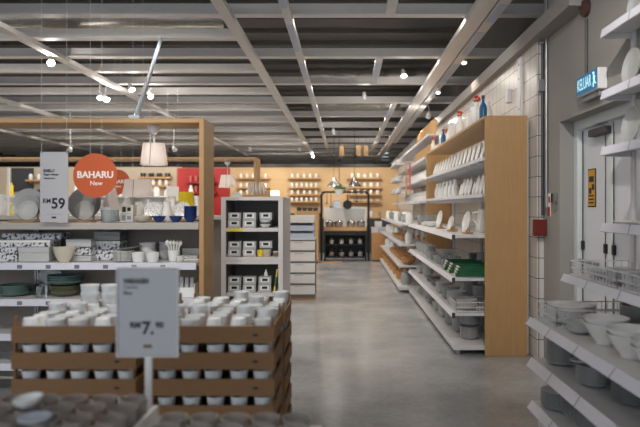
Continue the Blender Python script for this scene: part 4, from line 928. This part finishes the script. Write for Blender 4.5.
# price sign on its post
PY = 2.35
t = thing('price_sign', 'white price sign reading RM7.90 on a thin white post', 'sign', (XP(147.5, PY), PY, 0))
zc = ZP(312, PY); hw = 30 * PY / F; hh = 44 * PY / F
b = part('board', MB().box(-hw, 0, zc - hh, hw, .006, zc + hh, .003), 'sign', t)
fr = MB().box(-hw - .004, -.004, zc - hh - .004, hw + .004, .01, zc - hh - .0001).box(-hw - .004, -.004, zc + hh + .0001, hw + .004, .01, zc + hh + .004).box(-hw - .004, -.004, zc - hh, -hw - .0001, .01, zc + hh).box(hw + .0001, -.004, zc - hh, hw + .004, .01, zc + hh)
part('frame', fr, 'white', t)
sx_ = PY / F
obj('lettering', text_mesh('7.', .066, 'ink', .0022, sx=.95), b, (-5.5 * sx_, -.001, ZP(328.5, PY)), (PI/2, 0, 0)); obj('lettering', text_mesh('RM', .031, 'ink', .0012, sx=.95), b, (-17.5 * sx_, -.001, ZP(325.3, PY)), (PI/2, 0, 0)); obj('lettering', text_mesh('90', .031, 'ink', .001, sx=1), b, (8 * sx_, -.001, ZP(325.3, PY)), (PI/2, 0, 0))
obj('lettering', text_mesh('VARDAGEN', .027, 'ink', .001, sx=.66 * 1.0), b, (-24 * sx_, -.001, ZP(281.3, PY)), (PI/2, 0, 0)); obj('lettering', text_mesh('Cawan', .02, 'inkgrey', .0002), b, (-24 * sx_, -.001, ZP(287, PY)), (PI/2, 0, 0)); obj('lettering', text_mesh('Mug', .02, 'inkgrey', .0004), b, (-24 * sx_, -.001, ZP(293, PY)), (PI/2, 0, 0))
part('logo', MB().box(-.015, -.0012, ZP(348, PY), .017, -.0001, ZP(344.5, PY)), 'inkbrown', b)
part('post', MB().box(-.014, .0065, .02, .014, .018, zc - hh + .03, .002), 'white', t); part('base', MB().box(-.15, -.055, 0, .15, .09, .0195, .004), 'whitemetal', t)

# ------------------------------------------------------------------ smoky glasses at the very front
o = thing('display_table', 'low white display table carrying smoky mugs', 'table', (-.7, 1.98, 0))
part('table_top', MB().box(-.75, -.32, .705, .62, .2, .735, .004), 'white', o)
for x in (-.72, .56):
    for y in (-.29, .14): part('leg', MB().box(x, y, 0, x + .04, y + .04, .7045, .003), 'whitemetal', o)
t = thing('mug_tray', 'white rimmed tray holding smoky brown mugs', 'tray', (-.95, 1.98, .7365))
part('tray', MB().box(-.36, -.24, 0, .30, .19, .006).box(-.36, -.24, .0061, .30, -.232, .06).box(-.36, .182, .0061, .30, .19, .06).box(-.36, -.232, .0061, -.352, .182, .06).box(.288, -.232, .0061, .30, .182, .075), 'white', t)
sm = Proto('mug', [], MB().lathe([(0, 0), (.036, 0), (.04, .01), (.0435, .06), (.045, .112), (.041, .112), (.039, .06), (.035, .014), (0, .012)], 26).mesh('mug', 'smoke'))
for j in range(4):
    for i in range(6):
        x = -.715 - i * .1; y = 1.80 + j * .1
        place(sm, f'smoky brown mug in the white tray, place {ORD[i]} from the sign, row {ORD[j]} from front', 'mug', (x, y, .7435), (0, 0, 0), 'smoky mugs in the white tray')
place(Proto('bowl', [], MB().lathe(bowl_prof(.046, .03, .005), 20).mesh('bowl', 'cupwhite')), 'white bowl resting on the rear smoky mugs', 'bowl', (XP(29, 2.0), 2.0, .8575), (R(4), R(-6), 0))
place(Proto('saucer', [], MB().lathe(plate_prof(.048, .008, .005), 20).mesh('saucer', 'bluewhite')), 'pale blue saucer resting on the front smoky mugs', 'saucer', (XP(35, 1.87), 1.87, .8575))
tc_ = Proto('cup', [], MB().lathe(cup_prof(.048, .065, .005), 26).mesh('cup', 'taupe'))
for j in range(3):
    for i in range(5):
        place(tc_, f'greyish low cup beside the sign post, place {ORD[i]}, row {ORD[j]} from front', 'cup', (-.57 + i * .102, 1.86 + j * .105, .737), group='greyish cups on the white table')

# ------------------------------------------------------------------ mid-store: drawer tower, oak end, island
YD = 10.03
X0, X1 = XP(287.5, YD), XP(310, YD)
t = thing('drawer_tower', 'white drawer tower standing behind the grey cabinet', 'drawer unit', ((X0+X1)/2, YD, 0)); cx2 = (X0 + X1)/2; W = (X1 - X0)/2 + .08
part('carcass', MB().box(-W, .02, .03, W, .55, .97, .003), 'cabback', t); part('base', MB().box(-W, .0, 0, W, .55, .029), 'brownwood', t)
for k in range(5):
    z = .09 + k * .178; dr = part('drawer', MB().box(-W, 0, z, W, .0195, z + .145, .004), 'white', t); 
    part('pull', MB().box(-.07, -.008, z + .125, .07, -.0002, z + .137), 'palegrey', dr)
part('top_shelf', MB().box(-W, 0, .9705, W, .55, .985), 'white', t)
for i, (z, m) in enumerate(((.987, 'bluewhite'), (1.115, 'bluewhite'), (1.245, 'white'))):
    q = thing('storage_basket', f'{["lowest pale blue","middle pale blue","topmost white"][i]} storage basket on the drawer tower', 'basket', (cx2, YD + .03, z), group='baskets on the drawer tower')
    part('basket', MB().box(-W + .02, 0, 0, W - .02, .45, .006).box(-W + .02, 0, .0061, W - .02, .008, .085).box(-W + .02, .442, .0061, W - .02, .45, .12).box(-W + .02, .008, .0061, -W + .028, .442, .1).box(W - .028, .008, .0061, W - .02, .442, .1), m, q)
    part('content', MB().box(-W + .04, .03, .0065, W - .04, .4, .07 + .03 * (i == 0), .01), 'palegrey' if i else 'darkstone', q)
    for (ax, ay) in ((-W + .03, .03), (W - .045, .03), (-W + .03, .4), (W - .045, .4)) if i < 2 else (): part('corner_post', MB().box(ax, ay, .0062, ax + .015, ay + .015, .126), 'whitemetal', q)
t = thing('display_plinth', 'tall oak display unit beyond the white drawer tower', 'display unit', (XP(305, 16.6), 16.6, 0)); x0, x1 = XP(296, 16.6) - XP(305, 16.6), XP(318.5, 16.6) - XP(305, 16.6)
part('body', MB().box(x0, 0, .05, x1, .6, 1.36, .004), 'oak', t); part('top', MB().box(x0 - .02, -.02, 1.3605, x1 + .02, .62, 1.39, .003), 'oak_h', t); part('kick', MB().box(x0 + .02, .02, 0, x1 - .02, .58, .0495), 'black', t)
part('side_slat', MB().box(x0 + .06, -.006, .1, x0 + .3, -.0005, 1.3), 'brownwood', t)
for i in range(4): place(lathe_proto('pot', cup_prof(.07, .09), 'darkgrey', 16), f'small dark pot on top of the tall oak unit, {ORD[i]} along', 'pot', (XP(299 + i * 5.5, 16.8), 16.85, 1.392), group='dark pots on the oak unit')
# island with black frame
YI = 17.2; xi = 0.0
t = thing('kitchen_island', 'black framed kitchen island with oak counter and pots', 'island', (xi, YI, 0))
part('frame', MB().tube([(-.66, 0, 0), (-.66, 0, 1.84), (-.63, 0, 1.90), (-.56, 0, 1.92), (.56, 0, 1.92), (.63, 0, 1.90), (.66, 0, 1.84), (.66, 0, 0)], .022, 8).tube([(-.66, .5, 0), (-.66, .5, 1.84), (-.56, .5, 1.92), (.56, .5, 1.92), (.66, .5, 1.84), (.66, .5, 0)], .022, 8).tube([(-.6, 0, 1.92), (-.6, .5, 1.92)], .015, 6).tube([(.6, 0, 1.92), (.6, .5, 1.92)], .015, 6), 'black', t)
part('counter', MB().box(-.58, -.06, .84, .6, .5, .94, .006), 'oak_h', t)
bd = MB().box(-.58, 0, .09, -.54, .48, .8395).box(.56, 0, .09, .6, .48, .8395).box(-.54, 0, .09, .56, .48, .13).box(-.54, 0, .44, .56, .48, .47).box(-.54, .46, .1301, .56, .48, .8395).box(-.54, 0, .72, .56, .02, .8395)
part('body', bd, 'black', t)
for x in (-.56, .58): part('foot', MB().box(x - .02, 0, 0, x + .02, .48, .0895), 'black', t)
part('splash_board', MB().box(-.6, .49, .9405, .62, .52, 1.5), 'white', t)
part('hood_panel', MB().add([(-.05, .46, 1.46), (.58, .46, 1.46), (.5, .46, .99), (.04, .46, .99), (-.05, .485, 1.46), (.58, .485, 1.46), (.5, .485, .99), (.04, .485, .99)], [(3,2,1,0),(4,5,6,7),(0,1,5,4),(1,2,6,5),(2,3,7,6),(3,0,4,7)]), 'palegrey', t)
pot = MB().lathe([(0, 0), (.09, 0), (.105, .03), (.11, .13), (.114, .135), (.108, .135), (.1, .03), (0, .01)], 20); lid = MB().lathe([(.112, .1355), (.09, .155), (.03, .17), (.016, .172), (.018, .19), (0, .192)], 18)
hh_ = MB().tube([(-.108, 0, .1), (-.15, 0, .105), (-.15, .0, .11)], .008, 6).tube([(.108, 0, .1), (.15, 0, .105), (.15, 0, .11)], .008, 6)
pp = Proto('saucepan', [('lid', lid.mesh('lid', 'steel'), None), ('handle', hh_.mesh('handle', 'black'), None)], pot.mesh('saucepan', 'steel'))
for r_, z in enumerate((.132, .472)):
    for i, px in enumerate((331.5, 341.5, 351, 360)):
        place(pp, f'steel saucepan on the {["lower","upper"][r_]} island shelf, {ORD[i]} along', 'saucepan', (XP(px, 17.35), 17.3, z), (0, 0, .9), 'saucepans under the island counter', .95)
def sauce(px, lb):
    place(pp, lb, 'saucepan', (XP(px, 17.3), 17.32, .942), (0, 0, .8), None, 1.1)
sauce(329.5, 'steel saucepan on the island counter at its plinth end'); sauce(338.5, 'steel saucepan on the island counter, second along'); sauce(351, 'steel saucepan on the island counter before the grey hood'); sauce(361, 'steel saucepan on the island counter at aisle end')
def hang(px, zt, L, m, kind, lb):
    t = thing(kind, lb, 'utensil', (XP(px, 17.2), 17.2, 1.92), group='things hanging from the island frame'); part('hook', MB().tube([(0, 0, -.024), (0, 0, -.08)], .006, 5), 'black', t)
    if kind == 'hanging_pan': part('pan', MB().lathe([(0, 0), (.12, 0), (.13, .03), (.125, .03), (.115, .008), (0, .008)], 20), m, t, loc=(0, .02, -.28 - .08), rot=(PI/2, 0, 0)); part('handle', MB().box(-.012, -.0, -.24, .012, .012, -.075), m, t)
    else: part('ladle', MB().tube([(0, 0, -.08), (0, 0, -L)], .01, 6).lathe([(0, -.03), (.04, -.01), (.045, .015), (0, .02)], 12, (0, 0, -L - .02)), m, t)
hang(327, 1.90, .3, 'steel', 'hanging_ladle', 'steel ladle hanging from the island frame near its corner'); hang(331, 1.90, .4, 'black', 'hanging_ladle', 'black ladle hanging from the island frame'); hang(337, 1.90, .3, 'steel', 'hanging_pan', 'steel pan hanging from the island frame'); hang(347.5, 1.90, .3, 'black', 'hanging_pan', 'black pan hanging from the island frame middle'); hang(357, 1.90, .25, 'darkgrey', 'hanging_ladle', 'dark ladle hanging past the black pan')
t = thing('hanging_plant', 'pale green plant pot hanging over the island', 'plant', (XP(339, 16.9), 16.9, ZP(191, 16.9))); part('pot', MB().lathe([(0, -.1), (.08, -.1), (.14, .05), (.13, .05), (.07, -.08), (0, -.08)], 18), 'cupwhite', t)
lf = MB()
for k in range(26):
    a = k * 2.4; rr = .05 + .12 * random.random(); lf.lathe([(0, -.03), (.03, -.01), (.035, .01), (0, .03)], 7, (rr * math.cos(a), rr * math.sin(a), .06 + .09 * random.random()))
part('foliage', lf, 'leafgreen', t); part('cord', MB().tube([(0, 0, .05), (0, 0, HZ - ZP(191, 16.9))], .004, 5), 'black', t)
o = thing('floor_mat', 'light brown mat on the floor before the island', 'mat', (XP(332, 17.0), 16.9, 0)); part('mat', MB().box(-.3, -.12, .001, .26, .12, .02, .004), 'oak_h', o); part('hem', MB().box(-.3, -.13, .001, .26, -.1205, .018), 'brownwood', o)
def cone_lamp(px, py0, py1, Y, label, ball_py):
    z0, z1 = ZP(py1, Y), ZP(py0, Y); h = z1 - z0; r1 = 7.2 * Y / F
    t = thing('pendant_lamp', label, 'lamp', (XP(px, Y), Y, z0), group=None)
    part('lamp_shade', MB().lathe([(r1, 0), (r1 * .92, h * .12), (r1 * .45, h * .55), (r1 * .3, h * .72), (r1 * .26, h), (0, h), (0, h - .004), (r1 * .24, h - .01), (r1 * .4, h * .53), (r1 * .97, 0)], 28), 'steel', t)
    part('bulb', MB().lathe([(0, .0), (.03, .02), (.03, .05), (0, .08)], 12), 'glow', t)
    part('cord', MB().tube([(0, 0, h), (0, 0, HZ - z0)], .006, 6), 'black', t); part('canopy_ball', MB().lathe([(0, -.06), (.05, -.04), (.07, 0), (.05, .05), (0, .06)], 14, (0, 0, ZP(ball_py, Y) - z0)), 'black', t)
cone_lamp(334, 177.5, 186.5, 16.3, 'steel cone pendant lamp over the saucepan end of the island', 156)
cone_lamp(354.5, 177.5, 186.5, 16.3, 'steel cone pendant lamp on the aisle side of the island', 156)
cone_lamp(339.3, 184, 191, 18.2, 'steel cone pendant lamp hanging lower behind the other two', 160)
for i, px in enumerate((341.5, 358.5, 366)):
    o = thing('hanging_board', f'small oak board hung under the baffles above the island, {ORD[i]} along', 'board', (XP(px, 18.5), 18.5, ZP(156, 18.5)), group='oak boards under the baffles'); part('board', MB().box(-.07, 0, 0, .07, .02, .3, .004), 'oak', o); part('wire', MB().tube([(0, .01, .3), (0, .01, HZ - ZP(156, 18.5))], .004, 5), 'black', o)
# crate and white boxes beside island
t = thing('oak_cabinet', 'low oak cabinet beside the far aisle bay', 'cabinet', (.93, 17.2, 0)); part('body', MB().box(-.2, 0, .03, .2, .5, .78, .005), 'oak', t); part('door', MB().box(-.185, -.012, .06, .185, -.0005, .74, .003), 'brownwood', t); part('foot', MB().box(-.19, .02, 0, .19, .48, .0295), 'black', t)
for i, (dx, z, m) in enumerate(((-.1, .782, 'white'), (.1, .782, 'bluewhite'), (0, .945, 'white'))):
    q = thing('storage_bin', f'{["white","pale blue","topmost white"][i]} bin on the low oak cabinet', 'bin', (.93 + dx, 17.25, z)); part('bin', MB().box(-.095, 0, 0, .095, .3, .13, .006), m, q); part('lid', MB().box(-.098, -.004, .1305, .098, .304, .155, .004), 'white', q)
# back counter
t = thing('back_counter', 'long grey counter below the back wall shelves', 'counter', (0, 20.4, 0)); part('body', MB().box(-3.4, 0, .06, 1.5, .7, 1.12, .004), 'darkgrey', t); part('counter_top', MB().box(-3.45, -.03, 1.1205, 1.52, .7, 1.17, .004), 'oak_h', t); part('kick', MB().box(-3.35, .05, 0, 1.45, .65, .0595), 'black', t)
for i in range(16):
    x = -3.2 + i * .29
    pr, nm, ct = ((lathe_proto('pot', cup_prof(.09, .12), 'black', 16), 'black pot', 'pot') if i % 3 != 1 else (wh_jar, 'white jar', 'jar')) if i < 9 else ((tumbler, 'clear glass', 'glass') if i % 2 else (wh_jar, 'white jar', 'jar'))
    place(pr, f'{nm} on the back counter, {ORD[i]} along', ct, (x, 20.6, 1.172), group='ware on the back counter', scale=1.5 if pr is tumbler else 1)
# jar shelves on the back wall
def wall_shelf(x0, x1, z, y, n, pr, nm, ct, lab, m='oak_h', dep=.22, sc=1.0, grp='jars on the back wall shelves'):
    mg = min(.14, (x1 - x0) * .12)
    t = thing('wall_shelf', f'oak wall shelf, {lab}' if m == 'oak_h' else f'red wall shelf, {lab}', 'shelf', ((x0+x1)/2, y, z), group='wall shelves of the store')
    W = (x1 - x0)/2; part('board', MB().box(-W, -dep, -.05, W, 0, 0, .004), m, t); part('bracket', MB().box(-W + .1, -dep + .04, -.09, -W + .13, 0, -.0505).box(W - .13, -dep + .04, -.09, W - .1, 0, -.0505), m, t)
    for i in range(n):
        place(pr, f'{nm} on the {lab}, {ORD[i]} along', ct, (x0 + mg + (x1 - x0 - 2 * mg) * i / max(1, n - 1), y - dep * .5, z + .002), group=grp, scale=sc * (.72 if pr is wh_jar else 1))
LV = ['top', 'second', 'third', 'lowest']
for li, z in enumerate((2.53, 2.20, 1.95, 1.70)):
    wall_shelf(-2.0, -.88, z, 21.975, 6 if li % 2 else 5, wh_jar, 'white jar', 'jar', f'{LV[li]} back shelf seen between cabinet and island')
    wall_shelf(.1, 1.28, z, 21.975, 5, wh_jar if li != 3 else white_bowl, 'white jar' if li != 3 else 'white bowl', 'jar' if li != 3 else 'bowl', f'{LV[li]} back shelf beside the far aisle', sc=1.1)
    if li < 3: wall_shelf(-3.8, -2.65, z, 21.975, 5, wh_jar, 'white jar', 'jar', f'{LV[li]} back shelf beyond the second portal')
pg = lathe_proto('pink_glass', cup_prof(.055, .22, .006), 'pinkglass', 16)
for li, z in enumerate((2.13, 1.88)):
    wall_shelf(XP(187, 15.4), XP(216, 15.4), z, 15.499, 5, pg, 'pink glass', 'glass', f'{["upper","lower"][li]} shelf of the red wall', 'redshelf', .18, .65, 'pink glasses on the red wall')
dkc = lathe_proto('dark_cup', cup_prof(.07, .09, .006), 'darkgrey', 16)
for li, (a, b, z) in enumerate(((140, 172, 2.27), (152, 169, 2.06), (156, 168, 1.78))):
    wall_shelf(XP(a, 15.95), XP(b, 15.95), z, 15.999, 4 if li == 0 else (3, 2)[li - 1], dkc if li == 0 else wh_jar, 'dark cup' if li == 0 else 'white jar', 'cup' if li == 0 else 'jar', f'{["upper","middle","lower"][li]} shelf beside the red wall', dep=.2)
for li, z in enumerate((2.2, 1.85)):
    wall_shelf(XP(28, 15.95), XP(60, 15.95), z, 15.999, 4, dkc if li else wh_jar, 'dark cup' if li else 'white jar', 'cup' if li else 'jar', f'{["upper","lower"][li]} shelf behind the tall price sign', dep=.2)
    wall_shelf(XP(80, 15.95), XP(120, 15.95), z, 15.999, 5, wh_jar if li else dkc, 'white jar' if li else 'dark cup', 'jar' if li else 'cup', f'{["upper","lower"][li]} shelf behind the round signs', dep=.2)
t = thing('display_rack', 'wide white open shelf unit standing before the pale display wall', 'rack', (-4.9, 13.9, 0))
for x in (-1.6, 0, 1.55): part('side_panel', MB().box(x, 0, 0, x + .05, .45, 1.72, .003), 'white', t)
for z in (.1, .5, .9, 1.3): part('shelf', MB().box(-1.549, .01, z, -.001, .44, z + .03), 'white', t); part('shelf', MB().box(.051, .01, z, 1.549, .44, z + .03), 'white', t)
part('top', MB().box(-1.6, 0, 1.7205, 1.6, .45, 1.75, .003), 'white', t); part('back_board', MB().box(-1.6, .4505, 0, 1.6, .47, 1.75), 'white', t)
for i in range(12):
    pr, nm, ct = ((wh_jar, 'white jar', 'jar'), (pjug, 'white jug', 'jug'), (dkc, 'dark cup', 'cup'), (vase, 'white vase', 'vase'))[i % 4]
    place(pr, f'{nm} on top of the wide white shelf unit, {ORD[i]} along', ct, (-6.35 + i * .26, 14.1, 1.752), group='ware on the wide white unit')
    place(white_bowl, f'white bowl inside the wide white shelf unit, {ORD[i]} along', 'bowl', (-6.29 + i * .24 + (.14 if i > 5 else 0), 14.1, 1.332), group='bowls inside the wide white unit', scale=1.2)
# far outer shelves: lit white displays
t = thing('display_rack', 'white display rack with yellow packs at outer side', 'rack', (XP(8, 12.5), 12.5, 0)); 
for x in (-.55, .0): part('upright', MB().box(x - .02, 0, 0, x + .02, .04, 2.3), 'whitemetal', t)
for z in (.5, .9, 1.3, 1.7): part('shelf', MB().box(-.6, .041, z, 1.1, .4, z + .03), 'whitemetal', t)
for i, z in enumerate((1.735, 1.335, .935)):
    q = thing('yellow_pack', f'yellow pack on the outer display rack, {ORD[i]} counting down', 'pack', (XP(8, 12.5) + (-.05), 12.6, z), group='yellow packs on the rack'); part('pack', MB().box(-.045, 0, 0, .045, .12, .22, .006), 'yellow', q); part('flap', MB().box(-.045, .05, .2205, .045, .07, .26), 'white', q)
for i in range(5):
    place(wh_jar, f'white jar on the outer display rack beside yellow packs, {ORD[i]} along', 'jar', (XP(8, 12.5) + .3 + .16 * i, 12.7, 1.332), group='jars on the outer rack')

# ------------------------------------------------------------------ light, camera
w = bpy.data.worlds.new('world'); SC.world = w; w.use_nodes = True
bg = w.node_tree.nodes['Background']; bg.inputs[0].default_value = (.86, .92, 1, 1); bg.inputs[1].default_value = 1.4
cam = bpy.data.cameras.new('camera'); cam.lens = 35; cam.sensor_width = 36; cam.shift_x = -25/640; cam.shift_y = -6.5/640
cam.clip_start = .05; cam.clip_end = 100
cam.dof.use_dof = True; cam.dof.focus_distance = 6.2; cam.dof.aperture_fstop = 1.6
co = bpy.data.objects.new('camera', cam); C.objects.link(co); co.location = (0, 0, 1.5); co.rotation_euler = (PI/2, 0, 0); SC.camera = co
SC.view_settings.view_transform = 'Standard'; SC.view_settings.look = 'None'; SC.view_settings.exposure = 0; SC.view_settings.gamma = 1
try: SC.view_settings.use_curve_mapping = False
except Exception: pass
SC.cycles.use_denoising = True
SC.cycles.max_bounces = 8; SC.cycles.diffuse_bounces = 4; SC.cycles.sample_clamp_indirect = 6
dup = [k for k, v in SEEN_LABELS.items() if v > 1]
print('DUPLICATE LABELS', len(dup), dup[:6]); print('THINGS', sum(SEEN_LABELS.values()), 'OBJECTS', len(SC.objects))
